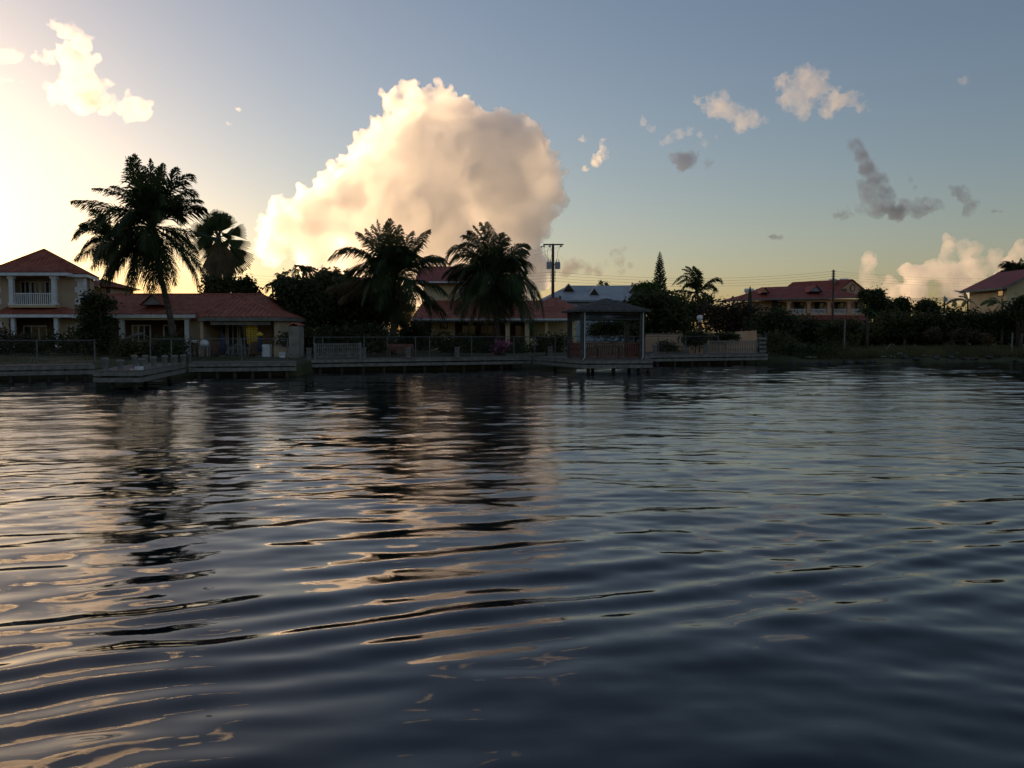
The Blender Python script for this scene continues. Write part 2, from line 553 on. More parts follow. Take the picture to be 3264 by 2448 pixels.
def dock(label, front, depth, piles=6, back=None, group="timber docks along the shore"):
    """front: two (x, y) points along the water edge, left to right; a deck polygon may be given by back."""
    a, b = Vector((*front[0], 0)), Vector((*front[1], 0))
    t = (b - a).normalized()
    nrm = Vector((-t.y, t.x, 0))
    c, d = (Vector((*back[0], 0)), Vector((*back[1], 0))) if back else (b + nrm * depth, a + nrm * depth)
    root = thing("timber_dock", ((a + b) / 2).to_tuple(), label, "dock", group)
    L = (b - a).length
    up = Vector((0, 0, 1))
    mb = MB()
    n = max(4, int(L / 0.16))
    for k in range(n):                                    # planks run back from the water
        u0, u1 = (k + 0.04) / n, (k + 0.96) / n
        p = [a.lerp(b, u0), a.lerp(b, u1), d.lerp(c, u1), d.lerp(c, u0)]
        top = [q + up * DECK for q in p]
        bot = [q + up * (DECK - 0.05) for q in p]
        mb.poly(top)
        mb.poly(bot[::-1])
        for e in range(4):
            f = (e + 1) % 4
            mb.poly([bot[e], bot[f], top[f], top[e]])
    mb.build("deck", M["wood"], root, world=True)

    def board(z0, z1, out, nm):
        m2 = MB()
        for p, q in ((a, b), (b, c), (d, a)):
            tt = (q - p).normalized()
            nn = Vector((tt.y, -tt.x, 0))
            mid = (p + q) / 2 + nn * out
            m2.box((mid.x, mid.y, (z0 + z1) / 2), ((q - p).length + (0.08 if p is a else -0.02), 0.05, z1 - z0), math.atan2(tt.y, tt.x))
        m2.build(nm, M["board"], root, world=True)
    board(0.60, DECK - 0.055, 0.025, "upper_board")
    board(0.33, 0.52, 0.028, "lower_board")
    for k in range(piles):
        u = (k + 0.5) / piles
        for w in ((0.12, 0.9) if depth > 1 else (0.3,)):
            p = a.lerp(b, u).lerp(d.lerp(c, u), w)
            MB().tube([(p.x, p.y, -0.8), (p.x, p.y, DECK - 0.055)], 0.11, 8).build("pile", M["pile"], root, world=True)
    return root


def P2(px, D):
    return (X(px, D), D)


dock("long timber walkway at the left edge in front of the two storey house", [P2(-260, 42.2), P2(297, 45.6)], 1.7, 9)
dock("timber jetty jutting toward the viewer, lined with stubby bollards", [P2(297, 38.3), P2(443, 38.3)], 9.5, 2,
     back=[(-17.15, 47.4), (-19.6, 47.2)])
dock("short timber dock in front of the orange roofed bungalow", [P2(602, 48.1), P2(940, 49.4)], 1.7, 6)
dock("long timber dock with the bench and white railing", [P2(985, 54.0), P2(1690, 59.9)], 1.8, 11)
dock("square timber platform carrying the gazebo", [P2(1857, 52.8), P2(2079, 53.4)], 7.0, 3, back=[(9.3, 62.5), (1.3, 60.2)])
dock("timber dock on the right with the grey railing and steps", [P2(2072, 64.2), P2(2446, 68.0)], 1.8, 7)

# ---- bollards: one built, copied
proto = MB()
proto.tube([(0, 0, 0), (0, 0, 0.40)], 0.115, 12)
bol = thing("bollard", (0, 0, 0), "x", "bollard", "stubby bollards along the jetty")
proto.build("post", M["concrete"], bol)
MB().lathe([(0.155, 0.40), (0.160, 0.44), (0.13, 0.49), (0.03, 0.50)], n=12).build("cap", M["board"], bol, smooth=False)
spots = [(333, 38.9, "stubby bollard at the front left corner of the jetty"), (381, 38.5, "bollard in the middle of the jetty's front edge, wrapped with dark rope"),
         (427, 42.6, "second bollard along the jetty's left side"), (461, 45.4, "farthest bollard along the jetty's left side"),
         (449, 40.0, "bollard nearest the front right corner of the jetty, by the rope coil"), (487, 41.4, "second bollard along the jetty's right side"),
         (523, 43.0, "third bollard along the jetty's right side"), (556, 44.8, "fourth bollard along the jetty's right side"),
         (583, 46.2, "bollard at the landward end of the jetty's right side")]
for i, (px, D, lab) in enumerate(spots):
    o = bol if i == 0 else copy_tree(bol)
    o.location = (X(px, D), D, DECK)
    o["label"] = lab
    o.scale = (1, 1, random.Random(i).uniform(0.92, 1.12))
cb = thing("rope_coil", (X(441, 38.9), 38.9, DECK), "pale coil of mooring rope at the jetty's front right corner", "rope")
mb = MB()
for k in range(3):
    mb.tube([(0.16 * math.cos(t * PI / 8), 0.16 * math.sin(t * PI / 8), 0.03 + 0.05 * k) for t in range(17)], 0.028, 6, cap=False)
mb.build("coil", M["litter"], cb, smooth=True)
mb = MB()
mb.tube([(-0.16, 0, 0.03), (-0.3, -0.05, 0.03), (-0.42, 0.06, 0.03)], 0.025, 6)
mb.build("loose_end", M["litter"], cb)

DB = [(985, 55.0, "concrete bollard at the left end of the long dock by the white railing"), (1158, 56.0, "concrete bollard just right of the white railing"),
      (1301, 56.4, "concrete bollard standing in front of the bench"), (1457, 57.6, "concrete bollard in front of the hedge, right of the bench"),
      (1754, 60.3, "concrete bollard left of the gazebo"), (2089, 64.8, "concrete bollard just right of the gazebo"),
      (2251, 66.3, "concrete bollard at the left end of the grey railing")]
dbol = thing("bollard", (0, 0, 0), "x", "bollard", "concrete bollards along the docks")
MB().box((0, 0, 0.30), (0.30, 0.30, 0.60), taper=0.9).build("post", M["concrete"], dbol)
MB().box((0, 0, 0.63), (0.33, 0.33, 0.06)).build("cap", M["board"], dbol)
for i, (px, D, lab) in enumerate(DB):
    o = dbol if i == 0 else copy_tree(dbol)
    o.location = (X(px, D), D, DECK)
    o["label"] = lab


# ---- chain link fences
def fence(label, posts, top, bottom, D_of, extra_rail=True):
    """posts: photograph columns; each post is a part, mesh between them is one part."""
    pts = [(X(p, D_of(p)), D_of(p)) for p in posts]
    root = thing("chain_link_fence", (*pts[0], bottom), label, "fence", "chain link fences along the docks")
    for x, y in pts:
        MB().tube([(x, y, bottom), (x, y, top + 0.04)], 0.034, 8).build("fence_post", M["steel"], root, world=True)
    MB().tube([(x, y, top) for x, y in pts], 0.024, 6).build("top_rail", M["steel"], root, world=True)
    mb = MB()
    for (x0, y0), (x1, y1) in zip(pts[:-1], pts[1:]):
        L = math.hypot(x1 - x0, y1 - y0)
        h = top - bottom - 0.1
        n = int(L / 0.16)
        for k in range(-int(h / 0.16), n):
            for sgn in (0, 1):
                s0, s1 = k * 0.16, k * 0.16 + h
                z0, z1 = (bottom + 0.08, top) if sgn == 0 else (top, bottom + 0.08)
                if s0 < 0:
                    z0 += (z1 - z0) * (-s0 / h)
                    s0 = 0
                if s1 > L:
                    z1 -= (z1 - z0) * ((s1 - L) / max(s1 - s0, 1e-6))
                    s1 = L
                if s1 - s0 < 0.05:
                    continue
                a = Vector((x0 + (x1 - x0) * s0 / L, y0 + (y1 - y0) * s0 / L, z0))
                b = Vector((x0 + (x1 - x0) * s1 / L, y0 + (y1 - y0) * s1 / L, z1))
                w = Vector((0, 0, 0.0022))
                mb.poly([a - w, b - w, b + w, a + w])
    mb.build("wire_mesh", M["steel"], root, world=True)
    return root


fence("chain link fence at the left edge before the two storey house's lawn", [-140, -12, 116, 300], 2.03, 0.84, lambda p: 44.7 + (p - 0) * 0.0034)
fence("chain link fence across the bungalow's garden behind the jetty", [478, 545, 605, 769, 915], 2.08, 0.84, lambda p: 47.4 + (p - 478) * 0.0046)
fence("long chain link fence along the middle dock behind the bench", [1000, 1028, 1160, 1234, 1324, 1369, 1503, 1638, 1704, 1770], 2.12, 0.84,
      lambda p: 55.4 + (p - 985) * 0.0080)
fence("chain link fence running on behind the gazebo", [1800, 1898, 2020, 2100, 2186, 2290], 2.12, 0.84, lambda p: 63.4 + (p - 1800) * 0.0075)


# ---- balustrades
def railing(name, label, a, b, z0, h, mat, n, cat="railing", group=None):
    a, b = Vector((*a, 0)), Vector((*b, 0))
    t = (b - a)
    L = t.length
    rz = math.atan2(t.y, t.x)
    root = thing(name, (a.x, a.y, z0), label, cat, group, rz)
    MB().box((L / 2, 0, h - 0.03), (L, 0.10, 0.06)).build("top_rail", mat, root)
    MB().box((L / 2, 0, 0.10), (L, 0.07, 0.06)).build("bottom_rail", mat, root)
    for k in range(n):
        x = L * (k + 0.5) / n
        MB().lathe([(0.025, 0.13), (0.045, 0.2), (0.05, 0.3), (0.028, h * 0.55), (0.045, h - 0.22), (0.025, h - 0.06)], (x, 0, 0), 6).build("baluster", mat, root)
    for x in (0.05, L - 0.05):
        MB().box((x, 0, h / 2 + 0.02), (0.11, 0.11, h + 0.04)).build("end_post", mat, root)
    return root


railing("balustrade", "white turned balustrade at the left end of the long dock", P2(1000, 54.6), P2(1150, 55.8), DECK, 0.92, M["board"], 26)
railing("balustrade", "grey balustrade on the right hand dock before the beige wall", P2(2257, 66.6), P2(2414, 68.2), DECK, 0.95, M["board"], 28)

# ---- bench
br = thing("park_bench", (X(1278, 56.9), 56.9, DECK), "long slatted wooden bench on the middle dock facing the water", "bench", rz=R(12))
w = 1.62
mb = MB()
for z, y in ((0.56, 0.24), (0.69, 0.27), (0.80, 0.29)):
    mb.box((0, y, z), (w, 0.03, 0.10), rx=R(-10))
mb.build("backrest", M["red_wood"], br)
mb = MB()
for y in (-0.2, -0.08, 0.04, 0.16):
    mb.box((0, y, 0.44), (w, 0.10, 0.035))
mb.build("seat", M["red_wood"], br)
for s in (-1, 1):
    MB().box((s * (w / 2 - 0.1), -0.18, 0.21), (0.08, 0.07, 0.42)).build("leg", M["red_wood"], br)
    MB().box((s * (w / 2 - 0.1), 0.24, 0.42), (0.08, 0.07, 0.84), rx=R(-4)).build("leg", M["red_wood"], br)
    MB().box((s * (w / 2 - 0.1), 0.0, 0.63), (0.07, 0.50, 0.05)).build("armrest", M["red_wood"], br)

# ---- gazebo
gx = [P2(1858, 53.6), P2(2046, 54.1), P2(1998, 57.6), P2(1816, 57.1)]
gc = (sum(p[0] for p in gx) / 4, sum(p[1] for p in gx) / 4)
gz = thing("gazebo", (*gc, DECK), "open wooden gazebo with a grey hipped roof on the dock platform", "gazebo")
eave = Z(989, 53.0)
for x, y in gx:
    MB().box((x, y, (DECK + eave) / 2), (0.30, 0.30, eave - DECK)).build("post", M["green_wood"], gz, world=True)
cx, cy_ = gc
apex = Vector((X(1931, cy_), cy_, Z(950, cy_)))
corner = [Vector((cx + (x - cx) * 1.24, cy_ + (y - cy_) * 1.24, eave + 0.02)) for x, y in gx]
mb = MB()
for k in range(4):
    a, b = corner[k], corner[(k + 1) % 4]
    for j in range(7):                                    # shingle courses, each lapping the one below
        t0, t1 = j / 7, (j + 1) / 7
        lift = Vector((0, 0, 0.022))
        mb.poly([a.lerp(apex, t0) + lift, b.lerp(apex, t0) + lift, b.lerp(apex, t1), a.lerp(apex, t1)])
        mb.poly([a.lerp(apex, t0), b.lerp(apex, t0), b.lerp(apex, t0) + lift, a.lerp(apex, t0) + lift])
mb.poly([c - Vector((0, 0, 0.10)) for c in corner][::-1])
for k in range(4):
    a, b = corner[k], corner[(k + 1) % 4]
    mb.poly([a - Vector((0, 0, 0.10)), b - Vector((0, 0, 0.10)), b, a])
roof = mb.build("roof", M["shingle"], gz, world=True)
for k in range(4):
    (x0, y0), (x1, y1) = gx[k], gx[(k + 1) % 4]
    L, rz = math.hypot(x1 - x0, y1 - y0), math.atan2(y1 - y0, x1 - x0)
    mx, my = (x0 + x1) / 2, (y0 + y1) / 2
    mb = MB()
    for z in (eave - 0.16, eave - 0.52):
        mb.box((mx, my, z), (L - 0.3, 0.09, 0.08), rz)
    mb.build("header_beam", M["green_wood"], gz, world=True)
    mb = MB()
    n = int(L / 0.11)
    for j in range(n):
        for s in (-1, 1):
            u = -L / 2 + 0.2 + (L - 0.4) * (j + 0.5) / n
            c = Vector((mx, my, eave - 0.34)) + Vector((math.cos(rz), math.sin(rz), 0)) * u
            d = Vector((math.cos(rz) * 0.13 * s, math.sin(rz) * 0.13 * s, 0.14))
            mb.tube([c - d, c + d], 0.012, 4)
    mb.build("lattice_panel", M["green_wood"], gz, world=True)
    if k != 2:
        mb = MB()
        for z, hh in ((DECK + 0.93, 0.07), (DECK + 0.12, 0.07)):
            mb.box((mx, my, z), (L - 0.3, 0.10, hh), rz)
        rl = mb.build("railing", M["red_wood"], gz, world=True)
        for j in range(24):
            u = -L / 2 + 0.22 + (L - 0.44) * (j + 0.5) / 24
            c = Vector((mx, my, 0)) + Vector((math.cos(rz), math.sin(rz), 0)) * u
            MB().lathe([(0.03, DECK + 0.15), (0.052, DECK + 0.3), (0.03, DECK + 0.5), (0.05, DECK + 0.7), (0.03, DECK + 0.9)], (c.x, c.y, 0), 6).build(
                "baluster", M["red_wood"], rl, world=True)
for px, D in ((1864, 53.42), (2050, 53.9)):
    x = X(px, D)
    MB().tube([(x, D, eave - 0.1), (x, D, DECK + 0.1), (x - 0.1, D - 0.1, DECK + 0.02)], 0.026, 8).build("drain_pipe", M["white"], gz, world=True)
tb = thing("picnic_table", (cx + 0.2, cy_ + 0.3, DECK), "dark wooden table standing inside the gazebo", "table")
MB().box((0, 0, 0.74), (1.6, 0.8, 0.05)).build("tabletop", M["dark_wood"], tb)
for sx in (-1, 1):
    for sy in (-1, 1):
        MB().box((sx * 0.68, sy * 0.3, 0.36), (0.07, 0.07, 0.71)).build("leg", M["dark_wood"], tb)

# ---- steps frame at the right end of the dock
st = thing("boat_steps", (X(2433, 68.3), 68.3, DECK - 0.3), "grey timber gate frame with four rungs at the right end of the dock", "gate")
for px in (2425, 2440):
    MB().box((X(px, 68.3), 68.3, 1.45), (0.16, 0.14, 1.6 if px == 2425 else 1.9)).build("upright", M["green_wood"], st, world=True)
for k in range(4):
    MB().box((X(2432.5, 68.2), 68.2, 0.98 + 0.32 * k), (0.52, 0.04, 0.16)).build("rung", M["board"], st, world=True)

# ================================================================== HOUSES
def clip(poly, f0):
    """Keep the part of a convex polygon where f0(p) >= 0."""
    out = []
    for i, p in enumerate(poly):
        q = poly[(i + 1) % len(poly)]
        a, b = f0(p), f0(q)
        if a >= 0:
            out.append(p)
        if (a >= 0) != (b >= 0):
            out.append(p.lerp(q, a / (a - b)))
    return out


def tiles(mb, pts, pitch=0.34, amp=0.075, seg=4):
    """A roof plane as rows of barrel tiles: first edge of pts is the eave."""
    pts = [Vector(p) for p in pts]
    u = (pts[1] - pts[0]).normalized()
    n = (pts[1] - pts[0]).cross(pts[-1] - pts[0]).normalized()
    if n.z < 0:
        n = -n
    o = pts[0]
    us = [(p - o).dot(u) for p in pts]
    k0, k1 = math.floor(min(us) / pitch * seg), math.ceil(max(us) / pitch * seg)
    for k in range(k0, k1):
        a, b = k * pitch / seg, (k + 1) * pitch / seg
        q = clip(clip(pts, lambda p: (p - o).dot(u) - a), lambda p: b - (p - o).dot(u))
        if len(q) < 3:
            continue
        r = []
        for p in q:
            s = (p - o).dot(u)
            r.append(p + n * (amp * abs(math.sin(PI * s / pitch))))
        mb.poly(r)


def hip(mb, x0, x1, y0, y1, z, zr, rx0, rx1, ry, tile=True, amp=0.075, pitch=0.34):
    """Hipped roof over a rectangle, ridge from rx0 to rx1 at depth ry."""
    a, b, c, d = (x0, y0, z), (x1, y0, z), (x1, y1, z), (x0, y1, z)
    r0, r1 = (rx0, ry, zr), (rx1, ry, zr)
    if tile:
        for f in ([a, b, r1, r0], [b, c, r1], [c, d, r0, r1], [d, a, r0]):
            tiles(mb, f, pitch, amp)
    else:
        for f in ([a, b, r1, r0], [b, c, r1], [c, d, r0, r1], [d, a, r0]):
            mb.poly(f)
    mb.poly([(p[0], p[1], p[2] - 0.04) for p in (d, c, b, a)])


def ridge_caps(mb, segs, r=0.11):
    for p, q in segs:
        mb.tube([p, q], r, 8)


def wall_holes(mb, x0, x1, z0, z1, y, th, holes):
    xs = sorted({x0, x1, *[h[0] for h in holes], *[h[1] for h in holes]})
    zs = sorted({z0, z1, *[h[2] for h in holes], *[h[3] for h in holes]})
    for i in range(len(xs) - 1):
        for j in range(len(zs) - 1):
            cx, cz = (xs[i] + xs[i + 1]) / 2, (zs[j] + zs[j + 1]) / 2
            if cx < x0 or cx > x1 or cz < z0 or cz > z1 or any(h[0] < cx < h[1] and h[2] < cz < h[3] for h in holes):
                continue
            mb.span(xs[i], xs[i + 1], y, y + th, zs[j], zs[j + 1])


def window(root, x0, x1, z0, z1, y, bars=1, mat="white", name="window"):
    """Frame with a pane behind it, standing 3 cm proud of the wall face at depth y."""
    mb = MB()
    t = 0.08
    mb.span(x0, x1, y - 0.03, y + 0.05, z0, z0 + t)
    mb.span(x0, x1, y - 0.03, y + 0.05, z1 - t, z1)
    for k in range(bars + 2):
        xx = x0 + t / 2 + (x1 - x0 - t) * k / (bars + 1)
        mb.span(xx - t / 2, xx + t / 2, y - 0.03, y + 0.05, z0 + t, z1 - t)
    f = mb.build(name, M[mat], root, world=True)
    MB().span(x0 + t, x1 - t, y + 0.01, y + 0.03, z0 + t, z1 - t).build("pane", M["glass"], f, world=True)
    return f


def column(root, x, y, z0, z1, w, mat="white"):
    mb = MB()
    mb.span(x - w / 2, x + w / 2, y - w / 2, y + w / 2, z0, z1)
    mb.span(x - w * 0.75, x + w * 0.75, y - w * 0.75, y + w * 0.75, z1 - 0.22, z1 - 0.003)
    mb.span(x - w * 0.7, x + w * 0.7, y - w * 0.7, y + w * 0.7, z0 + 0.003, z0 + 0.2)
    return mb.build("column", M[mat], root, world=True)


def balusters(root, x0, x1, y, z0, z1, n, mat="white"):
    mb = MB()
    mb.span(x0, x1, y - 0.04, y + 0.04, z1 - 0.07, z1)
    mb.span(x0, x1, y - 0.035, y + 0.035, z0, z0 + 0.07)
    b = mb.build("railing", M[mat], root, world=True)
    for k in range(n):
        x = x0 + (x1 - x0) * (k + 0.5) / n
        MB().tube([(x, y, z0 + 0.07), (x, y, z1 - 0.07)], 0.045, 6).build("baluster", M[mat], b, world=True)
    return b


def two_storey_house():
    D = 75.5
    h = thing("two_storey_house", (X(100, D), D, GZ), "yellow two storey house with white quoins and a terracotta roof at the left edge", "house")
    x0, x1 = X(-95, D), X(270, D)
    zt = Z(876, 75)
    bx0, bx1 = X(44, D), X(178, D)
    bz0, bz1 = Z(972, D), Z(882, D)
    px0, px1 = X(30, D), X(190, D)
    mb = MB()
    wall_holes(mb, x0, x1, GZ, zt, D, 0.25, [(bx0, bx1, bz0, bz1), (px0, px1, GZ + 0.001, Z(1014, D)), (X(212, D), X(241, D), Z(1066, D), Z(1037, D))])
    xb = X(304, 80.6)                                    # the flank runs back at a slight slant
    for p, q in (((x1 - 0.01, D + 0.252), (xb, 80.6)), ((x0 + 0.2, 80.6), (x0 + 0.2, D + 0.252))):
        mb.poly([(p[0], p[1], GZ), (q[0], q[1], GZ), (q[0], q[1], zt), (p[0], p[1], zt)])
    mb.poly([(xb, 80.6, GZ), (x0 + 0.2, 80.6, GZ), (x0 + 0.2, 80.6, zt), (xb, 80.6, zt)])
    mb.span(x0, x1 - 0.25, D + 1.7, D + 1.9, bz0 - 0.2, zt - 0.01)
    mb.span(bx0 - 0.3, bx1 + 0.3, D + 0.26, D + 1.69, bz0 - 0.2, bz0 - 0.02)
    mb.build("wall", M["yellow"], h, world=True)
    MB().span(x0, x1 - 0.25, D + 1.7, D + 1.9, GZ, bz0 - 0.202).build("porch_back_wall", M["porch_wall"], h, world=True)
    q = MB()
    n = 13
    for k in range(n):                                   # corner quoins, long and short
        wq = 0.72 if k % 2 == 0 else 0.5
        zz = GZ + (zt - GZ) * k / n
        q.span(x1 - wq, x1 + 0.03, D - 0.035, D + 0.5, zz + 0.01, zz + (zt - GZ) / n - 0.01)
        q.span(x0 + 0.2, X(8, D), D - 0.035, D - 0.002, zz + 0.01, zz + (zt - GZ) / n - 0.01) if k % 2 == 0 else None
    q.build("quoins", M["white"], h, world=True)
    mb = MB()
    ap = (X(148, 77.8), 77.8, Z(796, 77.8))
    fl, fr, br, bl = (X(-60, 74.9), 74.9, zt + 0.05), (X(280, 74.9), 74.9, zt + 0.05), (X(320, 81.2), 81.2, zt + 0.05), (X(10, 81.2), 81.2, zt + 0.05)
    for p, q in ((fl, fr), (fr, br), (br, bl), (bl, fl)):
        tiles(mb, [p, q, ap])
    mb.poly([fl, bl, br, fr])
    tiles(mb, [(X(-50, 73.9), 73.9, zt + 0.12), (X(216, 73.9), 73.9, zt + 0.12), (X(212, 76.2), 76.2, zt + 0.88), (X(-46, 76.2), 76.2, zt + 0.88)])
    ro = mb.build("roof", M["tile"], h, world=True)
    c = MB()
    ridge_caps(c, [(fl, ap), (fr, ap), (br, ap)])
    c.build("ridge_tiles", M["tile"], ro, world=True)
    mb = MB()
    mb.span(X(-50, 73.85), X(217, 73.85), 73.80, 73.88, zt - 0.13, zt + 0.11)
    mb.span(X(217, 73.85) - 0.08, X(217, 73.85), 73.88, 74.88, zt - 0.13, zt + 0.11)
    mb.span(X(217, 74.9), X(280, 74.9), 74.84, 74.90, zt - 0.2, zt + 0.03)
    for e, g in ((fr, br),):
        mb.poly([(e[0], e[1], zt - 0.2), (g[0], g[1], zt - 0.2), (g[0], g[1], zt + 0.06), (e[0], e[1], zt + 0.06)])
    mb.build("fascia", M["white"], h, world=True)
    for px in (42, 177):
        column(h, X(px, 74.3), 74.3, bz0 - 0.05, zt - 0.14, 0.34)
    MB().span(X(36, 74.3), X(183, 74.3), 74.0, D - 0.005, bz0 - 0.25, bz0 - 0.055).build("balcony_floor", M["cream"], h, world=True)
    balusters(h, X(48, 74.2), X(171, 74.2), 74.2, bz0 - 0.045, Z(934, 74.2), 19)
    for i in range(3):
        a = X(70 + i * 32, D + 1.66)
        window(h, a, a + 0.80, bz0 - 0.01, bz0 + 2.05, D + 1.66, 1, name="balcony_door")
    # porch roof and columns
    zp = Z(1003, 73)
    mb = MB()
    tiles(mb, [(X(-25, 73), 73, zp), (X(251, 73), 73, zp), (X(186, D), D - 0.01, Z(975, D)), (X(38, D), D - 0.01, Z(975, D))])
    tiles(mb, [(X(251, 73), 73, zp), (X(251, 73), D, zp), (X(186, D), D - 0.01, Z(975, D))])
    mb.poly([(X(251, 73), 73, zp - 0.03), (X(-25, 73), 73, zp - 0.03), (X(-25, 73), D, zp - 0.03), (X(251, 73), D, zp - 0.03)])
    mb.build("porch_roof", M["tile"], h, world=True)
    MB().span(X(-25, 73), X(251, 73), 72.93, 72.99, zp - 0.22, zp + 0.02).build("porch_fascia", M["white"], h, world=True)
    for px in (44, 181):
        column(h, X(px, 73.4), 73.4, GZ, zp - 0.05, 0.30)
    window(h, X(212, D), X(241, D), Z(1066, D), Z(1037, D), D, 1)
    window(h, X(75, D + 1.66), X(150, D + 1.66), GZ + 0.05, GZ + 2.1, D + 1.66, 2, name="porch_door")
    # rear wing seen behind the palm
    xw0, xw1 = X(268, 86), X(372, 86)
    MB().span(xw0, xw1, 84, 90, GZ, Z(917, 84)).build("rear_wing", M["yellow"], h, world=True)
    mb = MB()
    hip(mb, xw0 - 0.5, xw1 + 0.6, 83.4, 90.6, Z(915, 83.4), Z(893, 87), xw0 + 1.0, xw0 + 1.6, 87)
    mb.build("rear_roof", M["tile"], h, world=True)


two_storey_house()


def bungalow():
    h = thing("bungalow", (X(560, 60), 60, GZ), "low yellow bungalow with an orange tiled roof and open terraces", "house")
    zf = GZ - 0.02
    mb = MB()
    zl, zr_ = Z(1003, 60.3), Z(1012, 58.6)
    # left terrace roof (long front plane), main ridge behind, right hip in front
    rz_ = Z(941, 66.5)
    hip(mb, X(214, 60.3), X(905, 62.5), 60.3, 72.5, zl, rz_, X(300, 66.5), X(842, 66.5), 66.5)
    roof = mb.build("roof", M["tile"], h, world=True)
    mb = MB()
    hip(mb, X(628, 58.6), X(895, 58.6), 58.6, 68, zr_, Z(939, 64), X(762, 64) - 0.1, X(762, 64) + 0.1, 64.0)
    mb.build("front_hip_roof", M["tile"], h, world=True)
    mb = MB()
    ap = (X(762, 64), 64.0, Z(938, 64))
    ridge_caps(mb, [((X(628, 58.6), 58.6, zr_), ap), ((X(895, 58.6), 58.6, zr_), ap)])
    ridge_caps(mb, [((X(300, 66.5), 66.5, rz_ + 0.03), (X(842, 66.5), 66.5, rz_ + 0.03))])
    mb.build("ridge_tiles", M["tile"], roof, world=True)
    mb = MB()
    mb.span(X(230, 60.2), X(625, 60.2), 60.20, 60.27, zl - 0.22, zl + 0.01)
    mb.build("left_fascia", M["white"], h, world=True)
    mb = MB()
    mb.span(X(632, 58.5), X(896, 58.5), 58.50, 58.57, zr_ - 0.22, zr_ + 0.01)
    mb.span(X(896, 58.5), X(896, 58.5) + 0.06, 58.57, 66, zr_ - 0.22, zr_ + 0.01)
    mb.build("right_fascia", M["board"], h, world=True)
    # little dormer with a louvred gable
    dx0, dx1, dxc = X(455, 61.5), X(520, 61.5), X(488, 61.5)
    dz0, dz1 = Z(971, 61.5), Z(938, 61.5)
    d = MB()
    d.poly([(dx0, 61.5, dz0), (dx1, 61.5, dz0), (dxc, 61.5, dz1 - 0.1)])
    for k in range(5):
        z = dz0 + 0.06 + k * 0.09
        hw = (dx1 - dx0) / 2 * (1 - (z - dz0 + 0.08) / (dz1 - dz0))
        d.box((dxc, 61.48, z), (2 * hw, 0.03, 0.05), rx=R(25))
    dm = d.build("dormer", M["grey_roof"], h, world=True)
    d = MB()
    bk = 64.6
    tiles(d, [(dx0 - 0.18, 61.3, dz0 - 0.08), (dx0 - 0.18, bk, dz0 - 0.08), (dxc, bk, dz1), (dxc, 61.3, dz1)])
    tiles(d, [(dx1 + 0.18, 61.3, dz0 - 0.08), (dx1 + 0.18, bk, dz0 - 0.08), (dxc, bk, dz1), (dxc, 61.3, dz1)])
    d.build("dormer_roof", M["tile"], dm, world=True)
    # walls
    xa, xb = X(606, 62), X(664, 60.2)
    mb = MB()
    mb.span(xa, xb - 0.201, 61.4, 61.65, zf, zl - 0.1)
    mb.span(xa - 0.001, xa + 0.2, 61.65, 63.59, zf, zl - 0.1)
    mb.span(xb, X(888, 63), 63.0, 63.2, zf, zr_ - 0.05)
    mb.span(X(874, 59.2), X(891, 59.2), 59.2, 63.0, zf, zr_ - 0.05)
    mb.span(xb - 0.2, xb, 59.2, 63.2, zf, zr_ - 0.05)
    mb.span(X(888, 63) - 0.2, X(888, 63), 63.2, 72, zf, zl - 0.05)
    mb.build("wall", M["yellow"], h, world=True)
    MB().span(X(262, 63.6), X(262, 63.6) + 0.2, 63.6, 72, zf, zl - 0.05).build("end_wall", M["yellow"], h, world=True)
    mb = MB()
    mb.span(X(874, 58.2), X(922, 58.2), 58.0, 58.2, zf, Z(1106, 58))
    mb.build("garden_wall", M["yellow"], h, world=True)
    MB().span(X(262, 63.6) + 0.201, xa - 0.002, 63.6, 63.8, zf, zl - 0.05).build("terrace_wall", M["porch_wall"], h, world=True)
    MB().span(X(240, 60), X(915, 57.2), 57.2, 63.5, GZ - 0.5, zf - 0.002).build("terrace", M["concrete"], h, world=True)
    for px in (389, 598):
        column(h, X(px, 60.7), 60.7, zf, zl - 0.1, 0.30)
    MB().span(X(381, 60.7), X(606, 60.7), 60.55, 60.85, zl - 0.35, zl - 0.1).build("beam", M["cream"], h, world=True)
    MB().span(X(672, 58.9), X(863, 58.9), 58.86, 58.96, Z(1036, 58.9), Z(1024, 58.9)).build("rolled_awning", M["board"], h, world=True)
    for px in (688, 725, 762):
        a = X(px, 62.9)
        window(h, a, a + 0.72, zf + 0.02, zf + 2.2, 62.95, 1, name="terrace_door")
    window(h, X(520, 63.5), X(560, 63.5), zf + 0.02, zf + 2.1, 63.55, 1, name="terrace_door")
    window(h, X(420, 63.5), X(480, 63.5), zf + 0.9, zf + 2.1, 63.55, 2)
    return h


bungalow()


